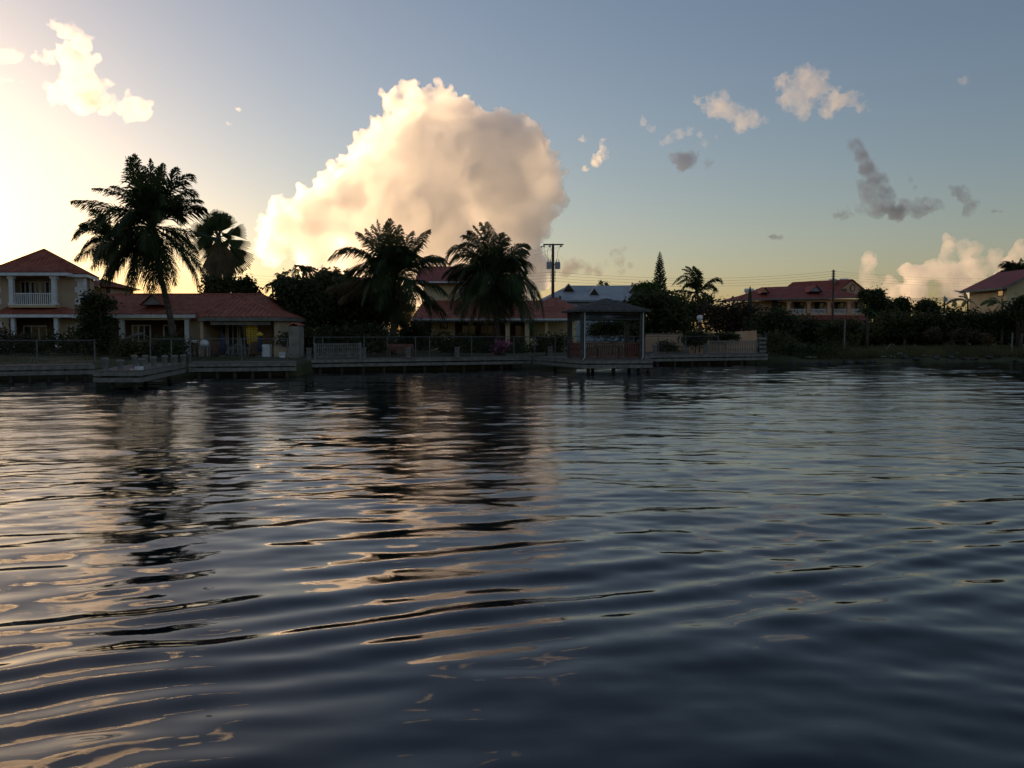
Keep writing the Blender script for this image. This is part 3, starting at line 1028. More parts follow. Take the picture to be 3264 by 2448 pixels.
def terrace_things():
    zf = GZ - 0.02
    D = 58.4
    t = thing("grill", (X(651, D), D, zf), "barbecue grill under a white cover on the bungalow terrace", "grill")
    MB().box((0, 0, 0.72), (0.60, 0.50, 0.06)).build("shelf", M["can"], t)
    for sx in (-1, 1):
        for sy in (-1, 1):
            MB().box((sx * 0.25, sy * 0.2, 0.345), (0.05, 0.05, 0.69)).build("leg", M["can"], t)
    MB().tube([(0, 0, 0.752), (0, 0, 0.90), (0, 0, 1.06), (0, 0, 1.12)], [0.29, 0.29, 0.2, 0.05], 12).build("cover", M["white"], t, smooth=True)
    t = thing("folded_tarp", (X(619, D), D, Z(1092, D)), "small white folded tarp on a dark stand at the terrace's left end", "tarp")
    MB().box((0, 0, 0.08), (0.34, 0.3, 0.14), taper=0.7).build("cloth", M["white"], t)
    mb = MB()
    for sx in (-1, 1):
        mb.box((sx * 0.14, 0, (zf - Z(1092, D)) / 2), (0.05, 0.25, Z(1092, D) - zf))
    mb.build("stand", M["dark_wood"], t)
    for px, zb, zt, lab in ((711, 1142, 1064, "closed navy parasol standing left of the kennel on the terrace"),
                            (828, 1132, 1063, "closed navy parasol with a yellow top right of the hanging towel")):
        z1 = Z(zt, D)
        u = thing("parasol", (X(px, D), D, zf), lab, "parasol", "closed parasols on the terrace")
        hgt = z1 - zf
        MB().tube([(0, 0, 0), (0, 0, hgt + 0.1)], 0.025, 8).build("pole", M["dark_wood"], u)
        mb = MB()
        prof = [(0.17, 0.35), (0.20, 0.6), (0.15, 1.0), (0.11, hgt - 0.15), (0.03, hgt)]
        mb.lathe(prof, n=10)
        mb.build("canopy", M["navy"], u, smooth=True)
        if px == 828:
            MB().lathe([(0.22, hgt - 0.16), (0.24, hgt - 0.05), (0.08, hgt + 0.08), (0.02, hgt + 0.12)], n=10).build("top_flap", M["gold"], u, smooth=True)
        MB().lathe([(0.26, 0.0), (0.26, 0.08), (0.06, 0.12)], n=12).build("base", M["concrete"], u)
    t = thing("hanging_towel", (X(802, 59.6), 59.6, Z(1038, 59.6)), "long yellow towel hanging in the terrace opening", "towel")
    mb = MB()
    n = 12
    w0, w1 = X(783, 59.6) - t.location.x, X(821, 59.6) - t.location.x
    L = Z(1038, 59.6) - Z(1097, 59.6)
    for i in range(n):
        for j in range(8):
            def pt(a, b):
                x = w0 + (w1 - w0) * a / n
                x = x * (1 - 0.12 * b / 8) + 0.05 * b / 8
                return Vector((x, 0.035 * math.sin(a * 1.9) * (0.4 + b / 8), -L * b / 8))
            mb.poly([pt(i, j), pt(i, j + 1), pt(i + 1, j + 1), pt(i + 1, j)])
    cl = mb.build("cloth", M["gold"], t, smooth=True)
    so = cl.modifiers.new("s", "SOLIDIFY")
    so.thickness = 0.02
    MB().tube([(w0 - 0.3, 0, 0.03), (w1 + 0.5, 0, 0.03)], 0.02, 6).build("rod", M["white"], t)
    t = thing("fridge", (X(850, D), D, zf), "white upright fridge at the right end of the terrace", "fridge")
    MB().box((0, 0.02, 0.40), (0.50, 0.46, 0.80)).build("cabinet", M["white"], t)
    MB().box((0, -0.235, 0.40), (0.48, 0.04, 0.76)).build("door", M["white"], t)
    MB().box((-0.19, -0.27, 0.5), (0.03, 0.025, 0.3)).build("handle", M["can"], t)
    t = thing("waste_bin", (X(900, 56.6), 56.6, DECK), "small white bin in front of the low yellow wall", "bin")
    MB().box((0, 0, 0.15), (0.32, 0.28, 0.30), taper=1.12).build("tub", M["white"], t)
    MB().box((0, 0, 0.325), (0.38, 0.33, 0.04)).build("lid", M["white"], t)
    for s in (-1, 1):
        MB().box((s * 0.08, -0.152, 0.2), (0.06, 0.014, 0.05)).build("vent", M["dark_wood"], t)
    t = thing("kennel", (X(760, 57.6), 57.6, zf), "little gabled kennel frame of pale bars on the terrace edge", "kennel")
    w, hh = 1.05, 0.55
    mb = MB()
    for y in (-0.3, 0.3):
        for sx in (-1, 1):
            mb.tube([(sx * w / 2, y, 0), (sx * w / 2, y, hh)], 0.022, 6)
            mb.tube([(sx * w / 2, y, hh), (0, y, hh + 0.32)], 0.022, 6)
        mb.tube([(-w / 2, y, hh), (w / 2, y, hh)], 0.022, 6)
    for p in ((-w / 2, hh), (w / 2, hh), (0, hh + 0.32), (-w / 2, 0.03), (w / 2, 0.03)):
        mb.tube([(p[0], -0.3, p[1]), (p[0], 0.3, p[1])], 0.022, 6)
    mb.build("frame", M["board"], t)
    mb = MB()
    for k in range(11):
        x = -w / 2 + w * (k + 0.5) / 11
        mb.tube([(x, -0.3, 0.03), (x, -0.3, hh + 0.32 * (1 - abs(x) / (w / 2)))], 0.009, 4)
    mb.build("bars", M["board"], t)
    t = thing("garden_table", (X(735, 59.4), 59.4, zf), "dark garden table behind the kennel on the terrace", "table")
    MB().box((0, 0, 0.72), (1.5, 0.8, 0.05)).build("tabletop", M["red_wood"], t)
    for sx in (-1, 1):
        for sy in (-1, 1):
            MB().box((sx * 0.66, sy * 0.32, 0.345), (0.06, 0.06, 0.69)).build("leg", M["red_wood"], t)
    ch = thing("garden_chair", (X(690, 58.8), 58.8, zf), "dark wooden chair at the left end of the garden table", "chair", "garden chairs on the terrace", R(20))
    MB().box((0, 0, 0.43), (0.48, 0.46, 0.05)).build("seat", M["red_wood"], ch)
    MB().box((0, 0.22, 0.72), (0.48, 0.04, 0.5), rx=R(-8)).build("backrest", M["red_wood"], ch)
    for sx in (-1, 1):
        for sy in (-1, 1):
            MB().box((sx * 0.2, sy * 0.19, 0.2), (0.05, 0.05, 0.4)).build("leg", M["red_wood"], ch)
    c2 = copy_tree(ch)
    c2.location = (X(800, 58.6), 58.6, zf)
    c2.rotation_euler = (0, 0, R(-30))
    c2["label"] = "dark wooden chair under the hanging yellow towel"
    t = thing("sun_sail", (X(389, 59.8), 59.8, Z(1086, 59.8)), "pale curved canopy arm arching out from the left terrace column", "canopy")
    pts = []
    for k in range(9):
        a = k / 8
        p = at(388 + 74 * a, 1088 - 24 * math.sin(a * PI / 2), 59.8)
        pts.append(p)
    MB().tube(pts, [0.06, 0.10, 0.12, 0.13, 0.13, 0.13, 0.12, 0.11, 0.07], 8).build("rolled_cloth", M["board"], t, smooth=True, world=True)
    p = at(462, 1066, 59.8)
    MB().tube([p, (p.x + 0.35, p.y, p.z - 0.25), (p.x + 0.36, p.y, GZ)], 0.025, 6).build("strut", M["steel"], t, world=True)
    # white wall end with a tiled cap at the bungalow's right
    t = thing("boundary_wall", (X(940, 56.5), 56.5, GZ), "tall stained pale wall end with a tile cap right of the bungalow", "wall")
    MB().span(X(920, 56.5), X(952, 56.5), 56.5, 57.9, GZ - 0.3, Z(1040, 56.5)).build("plaster", M["pillar"], t, world=True)
    mb = MB()
    z = Z(1040, 56.5)
    xa, xb = X(918, 56.5), X(955, 56.5)
    tiles(mb, [(xa, 56.4, z + 0.01), (xa, 58.0, z + 0.01), ((xa + xb) / 2, 58.0, z + 0.18), ((xa + xb) / 2, 56.4, z + 0.18)])
    tiles(mb, [(xb, 56.4, z + 0.01), (xb, 58.0, z + 0.01), ((xa + xb) / 2, 58.0, z + 0.18), ((xa + xb) / 2, 56.4, z + 0.18)])
    mb.build("cap", M["tile"], t, world=True)
    t = thing("urn_planter", (X(905, 58.1), 58.1, Z(1106, 58) + 0.002), "dark potted bush standing on the low yellow wall", "planter")
    MB().lathe([(0.14, 0), (0.2, 0.1), (0.24, 0.28), (0.26, 0.3)], n=12).build("pot", M["concrete"], t)
    t["_bush"] = 1


terrace_things()


def middle_villa():
    D = 76.0
    h = thing("villa", (X(1580, D), D, GZ), "cream villa with an orange skirt roof half hidden by two palms", "house")
    ze = Z(1017, 74)
    xl, xr = X(1312, 74), X(1834, 74)
    mb = MB()
    zs = Z(958, 80)
    tiles(mb, [(xl, 74, ze), (xr, 74, ze), (X(1790, 80.4), 80.4, zs), (X(1352, 80.4), 80.4, zs)], 0.32, 0.045)
    tiles(mb, [(xr, 74, ze), (xr, 90, ze), (X(1790, 80.4), 86, zs), (X(1790, 80.4), 80.4, zs)], 0.32, 0.045)
    tiles(mb, [(xl, 90, ze), (xl, 74, ze), (X(1352, 80.4), 80.4, zs), (X(1352, 80.4), 86, zs)], 0.32, 0.045)
    mb.poly([(xr, 74, ze - 0.05), (xl, 74, ze - 0.05), (xl, 90, ze - 0.05), (xr, 90, ze - 0.05)])
    mb.build("skirt_roof", M["tile"], h, world=True)
    mb = MB()
    mb.span(xl, xr, 73.90, 73.98, ze - 0.10, ze + 0.05)
    g = mb.build("gutter", M["white"], h, world=True)
    mb = MB()
    for k in range(46):
        x = xl + (xr - xl) * (k + 0.5) / 46
        mb.poly([(x - 0.13, 73.93, ze - 0.11), (x + 0.13, 73.93, ze - 0.11), (x, 73.93, ze - 0.30)])
    mb.build("valance", M["board"], g, world=True)
    # upper storey and its roof
    ux0, ux1 = X(1350, 80), X(1592, 80)
    mb = MB()
    wall_holes(mb, ux0, ux1, GZ, Z(901, 79.6), 80.4, 0.25, [(X(1460, 80), X(1490, 80), Z(945, 80), Z(915, 80))])
    mb.span(ux1 - 0.25, ux1, 80.65, 89, GZ, Z(901, 79.6))
    mb.span(ux0, ux0 + 0.25, 80.65, 89, GZ, Z(901, 79.6))
    mb.build("upper_wall", M["cream"], h, world=True)
    window(h, X(1460, 80), X(1490, 80), Z(945, 80), Z(915, 80), 80.4, 1)
    mb = MB()
    hip(mb, X(1322, 79.5), X(1604, 79.5), 79.5, 90, Z(899, 79.5), Z(850, 84.7), X(1338, 84.7), X(1520, 84.7), 84.7, True, 0.035, 0.4)
    up = mb.build("upper_roof", M["tile_far"], h, world=True)
    MB().span(X(1322, 79.5), X(1604, 79.5), 79.40, 79.47, Z(902, 79.5), Z(897, 79.5)).build("fascia", M["white"], up, world=True)
    # right wing: two stepped hips
    mb = MB()
    hip(mb, X(1684, 77.5), X(1846, 77.5), 77.5, 86, Z(985, 77.5), Z(949, 81.5), X(1752, 81.5), X(1776, 81.5), 81.5, True, 0.04, 0.32)
    mb.build("wing_roof", M["tile"], h, world=True)
    MB().span(X(1700, 79), X(1832, 79), 79.0, 85, GZ, Z(986, 77.5)).build("wing_wall", M["cream"], h, world=True)
    mb = MB()
    hip(mb, X(1715, 75.5), X(1806, 75.5), 75.5, 79.5, Z(1008, 75.5), Z(979, 77.3), X(1735, 77.3), X(1796, 77.3), 77.3, True, 0.04, 0.32)
    mb.build("porch_roof", M["tile"], h, world=True)
    # ground floor
    mb = MB()
    wall_holes(mb, X(1374, D), X(1450, D), GZ, ze - 0.06, D, 0.25, [(X(1403, D), X(1427, D), Z(1048, D), Z(1026, D))])
    mb.build("ground_floor_wall", M["cream"], h, world=True)
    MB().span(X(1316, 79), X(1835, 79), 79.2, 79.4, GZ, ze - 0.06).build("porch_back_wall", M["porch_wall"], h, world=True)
    window(h, X(1403, D), X(1427, D), Z(1048, D), Z(1026, D), D, 1, "dark_wood")
    mb = MB()
    c = at(1415, 1080, D - 0.04)
    for k in range(9):
        a0, a1 = PI * k / 9 + 0.02, PI * (k + 1) / 9 - 0.02
        mb.poly([c + Vector((r * math.cos(a), 0, r * math.sin(a))) for r, a in ((0.42, a0), (0.62, a0), (0.62, a1), (0.42, a1))])
    ar = mb.build("stone_arch", M["red_wood"], h, world=True)
    so = ar.modifiers.new("s", "SOLIDIFY")
    so.thickness = 0.06
    for px, w in ((1618, 0.36), (1680, 0.38), (1742, 0.26), (1830, 0.36)):
        column(h, X(px, 74.6), 74.6, GZ, ze - 0.06, w, "cream")
    MB().span(X(1690, 74.6), X(1722, 74.6), 74.5, 74.7, GZ, Z(1078, 74.6)).build("porch_wall", M["cream"], h, world=True)
    for px in (1470, 1530, 1640, 1765):
        a = X(px, 79.1)
        window(h, a, a + 1.3, GZ + 0.02, GZ + 2.2, 79.15, 1, "dark_wood", "patio_door")
    mb = MB()
    mb.tube([at(1845, 1018, 73.6), at(1838, 1040, 73.7), at(1833, 1050, 74.4)], 0.03, 6)
    mb.build("gutter_bracket", M["white"], h, world=True)


middle_villa()


def hidden_house():
    h = thing("house_behind_trees", (X(1120, 84), 84, GZ), "house with a flat red brown roofline showing over the dark tree clump", "house")
    MB().span(X(1050, 84), X(1200, 84), 84, 92, GZ, Z(908, 84)).build("wall", M["cream"], h, world=True)
    mb = MB()
    hip(mb, X(1030, 83), X(1215, 83), 83, 93, Z(912, 83), Z(884, 88), X(1055, 88), X(1192, 88), 88, True, 0.04, 0.35)
    mb.build("roof", M["tile_far"], h, world=True)


hidden_house()


def grey_roof_building():
    D = 130
    h = thing("grey_roofed_building", (X(1890, D), D, 1.0), "large building with a pale grey sheet roof and three dark gables", "building")
    x0, x1 = X(1738, D), X(2072, D)
    ze = Z(957, D)
    mb = MB()
    mb.span(x0 + 0.6, x1 - 0.6, D + 0.8, D + 14, 0.9, ze - 0.02)
    mb.build("wall", M["grey_wall"], h, world=True)
    for k in range(7):
        a = x0 + 1.5 + k * 2.0
        window(h, a, a + 1.0, ze - 1.9, ze - 0.6, D + 0.8, 1)
    mb = MB()
    hip(mb, X(1716, D), x1 + 0.4, D, D + 15, ze, Z(910, D + 7), X(1812, D + 7), X(2034, D + 7), D + 7, False)
    rf = mb.build("roof", M["grey_roof"], h, world=True)
    MB().span(X(1716, D), x1 + 0.4, D - 0.07, D - 0.01, ze - 0.2, ze + 0.03).build("fascia", M["grey_wall"], rf, world=True)
    for px, top, bot, hw, dd in ((1812, 903, 924, 17, 3.6), (1893, 917, 938, 16, 2.3), (2023, 903, 924, 17, 3.6)):
        dy = D + dd
        xc, zt, zb, w = X(px, dy), Z(top, dy), Z(bot, dy), hw / FPX * dy
        g = MB()
        g.poly([(xc - w * 0.85, dy, zb), (xc + w * 0.85, dy, zb), (xc, dy, zt - 0.25)])
        go = g.build("gable", M["dark_wood"], h, world=True)
        g = MB()
        for s in (-1, 1):
            a, b = Vector((xc + s * w * 1.08, dy - 0.25, zb - 0.1)), Vector((xc, dy - 0.25, zt))
            back = Vector((0, 5.0, 0))
            g.poly([a, b, b + back, a + back])
            n = Vector((0, 0, -0.16))
            g.poly([a, b, b + n, a + n])
        gr = g.build("gable_roof", M["grey_roof"], go, world=True)
    MB().span(X(1786, D - 3), X(1792, D - 3), D + 0.4, D + 0.7, ze - 0.02, Z(943, D)).build("vent_pipe", M["dark_wood"], h, world=True)


grey_roof_building()


def right_villa():
    D = 140.0
    h = thing("colonnaded_villa", (X(2560, D), D, 1.0), "big peach villa with a columned balcony and a dull red roof on the right", "house")
    e = Z(951, D)
    x0, x1 = X(2480, D), X(2775, D)
    fl = Z(999, D)
    mb = MB()
    mb.span(x0, x1, D + 3.0, D + 16, 0.9, e - 0.02)                  # back wall of the balcony
    mb.span(X(2400, D), x0 - 0.001, D + 2.4, D + 14, 0.9, Z(958, D))
    mb.build("wall", M["peach"], h, world=True)
    MB().span(X(2505, D), x1, D, D + 2.99, fl - 0.3, fl).build("balcony_floor", M["peach"], h, world=True)
    MB().span(X(2480, D), x1, D + 0.05, D + 0.45, Z(962, D), e - 0.1).build("beam", M["peach"], h, world=True)
    cols = (2511, 2575, 2639, 2703, 2767)
    for px in cols:
        column(h, X(px, D + 0.25), D + 0.25, fl, Z(962, D) - 0.005, 0.50, "peach")
    for a, b in zip(cols[:-1], cols[1:]):
        balusters(h, X(a + 6, D + 0.25), X(b - 6, D + 0.25), D + 0.25, fl + 0.02, Z(985, D), 13)
    for px in (2455, 2530, 2595, 2660, 2725):
        a = X(px, D + 2.9)
        window(h, a, a + 1.5, fl + 0.02, fl + 2.0, D + (2.93 if px > 2480 else 2.33), 1, "dark_wood")
    # main roof: hipped ridge line stepping up, with low left wing
    mb = MB()
    def face(*p):
        tiles(mb, [at(px, py, dd) for px, py, dd in p], 0.45, 0.045, 2)
    face((2400, 956, D - 1), (2772, 949, D - 1), (2600, 910, D + 7), (2430, 916, D + 7))
    face((2280, 963, D + 6), (2400, 957, D - 0.9), (2430, 915, D + 7), (2395, 934, D + 10))
    face((2772, 949, D - 1), (2780, 948, D + 16), (2600, 910, D + 7))
    mb.poly([at(2280, 963, D + 6), at(2395, 934, D + 10), at(2430, 916, D + 7), at(2600, 910, D + 7), at(2780, 948, D + 16)])
    rf = mb.build("roof", M["tile_far"], h, world=True)
    mb = MB()
    p, q = at(2400, 957.5, D - 1.05), at(2772, 950.5, D - 1.05)
    for a, b in ((p, q), (at(2282, 964.5, D + 5.9), at(2400, 958, D - 1.0))):
        mb.poly([a, b, b + Vector((0, 0, 0.22)), a + Vector((0, 0, 0.22))])
    so = mb.build("fascia", M["board"], rf, world=True).modifiers.new("s", "SOLIDIFY")
    so.thickness = 0.08
    for pts, mt in (([(2428, 932), (2448, 932), (2437, 919)], "cream"), ([(2582, 929), (2616, 929), (2601, 912)], "grey_wall")):
        g = MB()
        a = [at(x, y, D + 1.2) for x, y in pts]
        g.poly(a)
        go = g.build("gablet", M[mt], h, world=True)
        so = go.modifiers.new("s", "SOLIDIFY")
        so.thickness = 0.1
        g = MB()
        up = Vector((0, 0, 0.12))
        for s in (0, 1):
            out = (a[s] - a[2]).normalized() * 0.35
            g.poly([a[s] + out + up + Vector((0, -0.4, 0)), a[2] + up + Vector((0, -0.4, 0)), a[2] + up + Vector((0, 5, 0)), a[s] + out + up + Vector((0, 5, 0))])
        g.build("gablet_roof", M["tile_far"], go, world=True)
    # gabled wing behind
    G = D + 9
    mb = MB()
    mb.poly([at(2668, 950, G), at(2768, 950, G), at(2768, 931, G), at(2718, 893, G), at(2668, 928, G)])
    gw = mb.build("gable_wall", M["peach"], h, world=True)
    gw.modifiers.new("s", "SOLIDIFY").thickness = 0.2
    mb = MB()
    a, r_, b = at(2664, 931, G - 0.4), at(2718, 890, G - 0.4), at(2773, 935, G - 0.4)
    bk = Vector((-7, 9, 0))
    tiles(mb, [a, a + bk, r_ + bk, r_], 0.45, 0.04, 2)
    tiles(mb, [b, b + bk, r_ + bk, r_], 0.45, 0.04, 2)
    mb.build("gable_roof", M["tile_far"], h, world=True)
    mb = MB()
    c = at(2718, 918, G - 0.12)
    mb.tube([c + Vector((0.36 * math.cos(k * PI / 10), 0, 0.55 * math.sin(k * PI / 10))) for k in range(21)], 0.07, 6, cap=False)
    ov = mb.build("oval_window", M["dark_wood"], gw, world=True)
    mb = MB()
    mb.poly([c + Vector((0.34 * math.cos(k * PI / 10), -0.02, 0.52 * math.sin(k * PI / 10))) for k in range(20)])
    mb.build("oval_pane", M["peach"], gw, world=True)
    for px in (2690, 2746):
        p = at(px, 930, G)
        window(h, p.x - 0.4, p.x + 0.4, p.z - 0.5, p.z + 0.5, G - 0.12, 1, "dark_wood")
    # lower skirt roof
    mb = MB()
    tiles(mb, [at(2540, 1019, D - 2.5), at(2775, 1019, D - 2.5), at(2765, 1005, D - 0.01), at(2565, 1005, D - 0.01)], 0.45, 0.045, 2)
    mb.build("skirt_roof", M["tile_far"], h, world=True)
    mb = MB()
    mb.span(X(2545, D), X(2775, D), D - 0.3, D, 0.9, Z(1012, D))
    mb.build("lower_wall", M["peach"], h, world=True)
    for px, py, lab in ((2655, 898, "white roof water tank on the peach villa, left one"), (2690, 896, "white roof water tank on the peach villa, right one")):
        p = at(px, py + 6, G + 4)
        t = thing("water_tank", p.to_tuple(), lab, "water tank", "water tanks on the villa roof")
        L = 0.72
        MB().tube([(-L, 0, 0.38), (-L * 0.9, 0, 0.38), (L * 0.9, 0, 0.38), (L, 0, 0.38)], [0.22, 0.36, 0.36, 0.22], 12).build("tank", M["white"], t)
        for s in (-1, 1):
            MB().box((s * 0.45, 0, -0.3), (0.10, 0.6, 0.7)).build("cradle", M["can"], t)
    p = at(2673, 909, G + 1.2)
    t = thing("solar_panel", p.to_tuple(), "blue grey solar panel lying on the villa roof below the tanks", "solar panel")
    MB().box((0, 0, 0.25), (1.5, 1.9, 0.08), rz=R(38), rx=R(36)).build("panel", M["glass"], t)
    MB().box((0, 0.1, 0.0), (1.3, 0.1, 0.3), rz=R(38)).build("bracket", M["steel"], t)
    p = at(2388, 932, D + 10)
    t = thing("water_tank", (p.x, p.y, p.z - 0.1), "small white water tank on the villa's low left wing", "water tank", "water tanks on the villa roof")
    MB().tube([(-0.8, 0, 0.4), (-0.7, 0, 0.4), (0.7, 0, 0.4), (0.8, 0, 0.4)], [0.2, 0.34, 0.34, 0.2], 12).build("tank", M["white"], t)
    for s in (-1, 1):
        MB().box((s * 0.5, 0, -0.2), (0.10, 0.6, 0.6)).build("cradle", M["can"], t)


right_villa()


def right_house():
    D = 95.0
    cx, cz = X(3205, D), 0
    rz = R(-1)
    h = thing("yellow_house", (cx, D, GZ + 0.2), "pale yellow house with a dark red sheet roof at the right edge", "house", rz=rz)
    zt = Z(921, D) - (GZ + 0.2)
    # local axes: x to the right along the gable front, y back along the left flank
    L, W = 8.0, 7.0
    mb = MB()
    mb.span(0, 0.25, 0.0, L, -0.4, zt + 0.45)
    mb.span(0.251, W, 0, 0.25, -0.4, zt + 0.3)
    mb.span(W - 0.25, W, 0.251, L, -0.4, zt)
    mb.span(0.251, W - 0.251, L - 0.25, L, -0.4, zt)
    mb.poly([(0.251, 0.12, zt + 0.3), (W, 0.12, zt + 0.3), (W / 2, 0.12, zt + 2.0)])
    mb.build("wall", M["cream"], h)
    f = MB()
    f.span(-0.04, 0.06, 0.6, 1.7, zt - 0.75, zt - 0.05)
    wf = f.build("window", M["dark_wood"], h)
    MB().span(-0.055, -0.042, 0.7, 1.6, zt - 0.65, zt - 0.15).build("pane", M["glass"], wf)
    mb = MB()
    zr = zt + 2.25
    e0, e1 = -0.75, W + 0.75
    zl = zt + 0.15
    mb.poly([(e0, -0.8, zl), (W / 2, -0.8, zr), (W / 2, L + 0.7, zr), (e0, L + 0.7, zl)])
    mb.poly([(e1, -0.8, zl), (e1, L + 0.7, zl), (W / 2, L + 0.7, zr), (W / 2, -0.8, zr)])
    rf = mb.build("roof", M["tile_dark"], h)
    rf.modifiers.new("s", "SOLIDIFY").thickness = 0.14
    mb = MB()
    mb.span(e0 - 0.07, e0 - 0.01, -0.8, L + 0.7, zl - 0.25, zl + 0.02)
    a, b = Vector((e0, -0.86, zl - 0.25)), Vector((W / 2, -0.86, zr - 0.25))
    for s in (1, -1):
        p, q = (a, b) if s == 1 else (Vector((e1, -0.86, zl - 0.25)), b)
        mb.poly([p, q, q + Vector((0, 0, 0.24)), p + Vector((0, 0, 0.24))])
    mb.build("fascia", M["board"], h)


right_house()


def beige_walls():
    w = thing("garden_wall", (X(2310, 72), 72, GZ), "beige plastered garden wall with a sloping top behind the grey balustrade", "wall")
    a, b = P2(2200, 70.5), P2(2412, 71.8)
    mb = MB()
    n = 10
    for k in range(n):
        u0, u1 = k / n, (k + 1) / n
        p0 = (a[0] + (b[0] - a[0]) * u0, a[1] + (b[1] - a[1]) * u0)
        p1 = (a[0] + (b[0] - a[0]) * u1, a[1] + (b[1] - a[1]) * u1)
        z0, z1 = 2.20 + 0.34 * u0, 2.20 + 0.34 * u1
        f = [(p0[0], p0[1], GZ - 0.4), (p1[0], p1[1], GZ - 0.4), (p1[0], p1[1], z1), (p0[0], p0[1], z0)]
        g = [(x, y + 0.22, z) for x, y, z in f]
        mb.poly(f)
        mb.poly(g[::-1])
        mb.poly([f[3], f[2], g[2], g[3]])
        if k == n - 1:
            mb.poly([f[1], g[1], g[2], f[2]])
        if k == 0:
            mb.poly([f[0], f[3], g[3], g[0]])
    mb.build("plaster", M["peach"], w, world=True)
    w = thing("garden_wall", (X(2120, 73), 73, GZ), "low beige garden wall under the dark tree right of the gazebo", "wall")
    MB().span(X(2060, 73), X(2172, 73), 73, 73.25, GZ - 0.3, Z(1066, 73)).build("plaster", M["peach"], w, world=True)
    MB().span(X(2058, 73), X(2174, 73), 72.95, 73.30, Z(1066, 73) + 0.001, Z(1063, 73)).build("coping", M["concrete"], w, world=True)
    l = thing("globe_lamp", (X(2230, 69.2), 69.2, GZ), "unlit lamp post with a white globe near the beige wall", "lamp post")
    zt = Z(1026, 69.2) - GZ
    MB().tube([(0, 0, 0), (0, 0, zt)], [0.06, 0.04], 8).build("post", M["dark_wood"], l)
    MB().lathe([(0.10, zt), (0.12, zt + 0.06), (0.08, zt + 0.10)], n=12).build("collar", M["white"], l)
    bm = bmesh.new()
    bmesh.ops.create_uvsphere(bm, u_segments=20, v_segments=12, radius=0.22)
    bmesh.ops.translate(bm, verts=bm.verts, vec=(0, 0, zt + 0.30))
    me = bpy.data.meshes.new("globe")
    bm.to_mesh(me)
    bm.free()
    me.polygons.foreach_set("use_smooth", [True] * len(me.polygons))
    me.materials.append(M["globe"])
    g = bpy.data.objects.new("globe", me)
    COL.objects.link(g)
    g.parent = l


beige_walls()


# ================================================================== UTILITY POLES AND WIRES
def insulators(root, pts, r=0.05):
    for p in pts:
        MB().lathe([(r * 0.6, -0.08), (r, -0.04), (r * 0.7, 0), (r, 0.04), (r * 0.5, 0.09)], p, 8).build("insulator", M["can"], root, world=True)


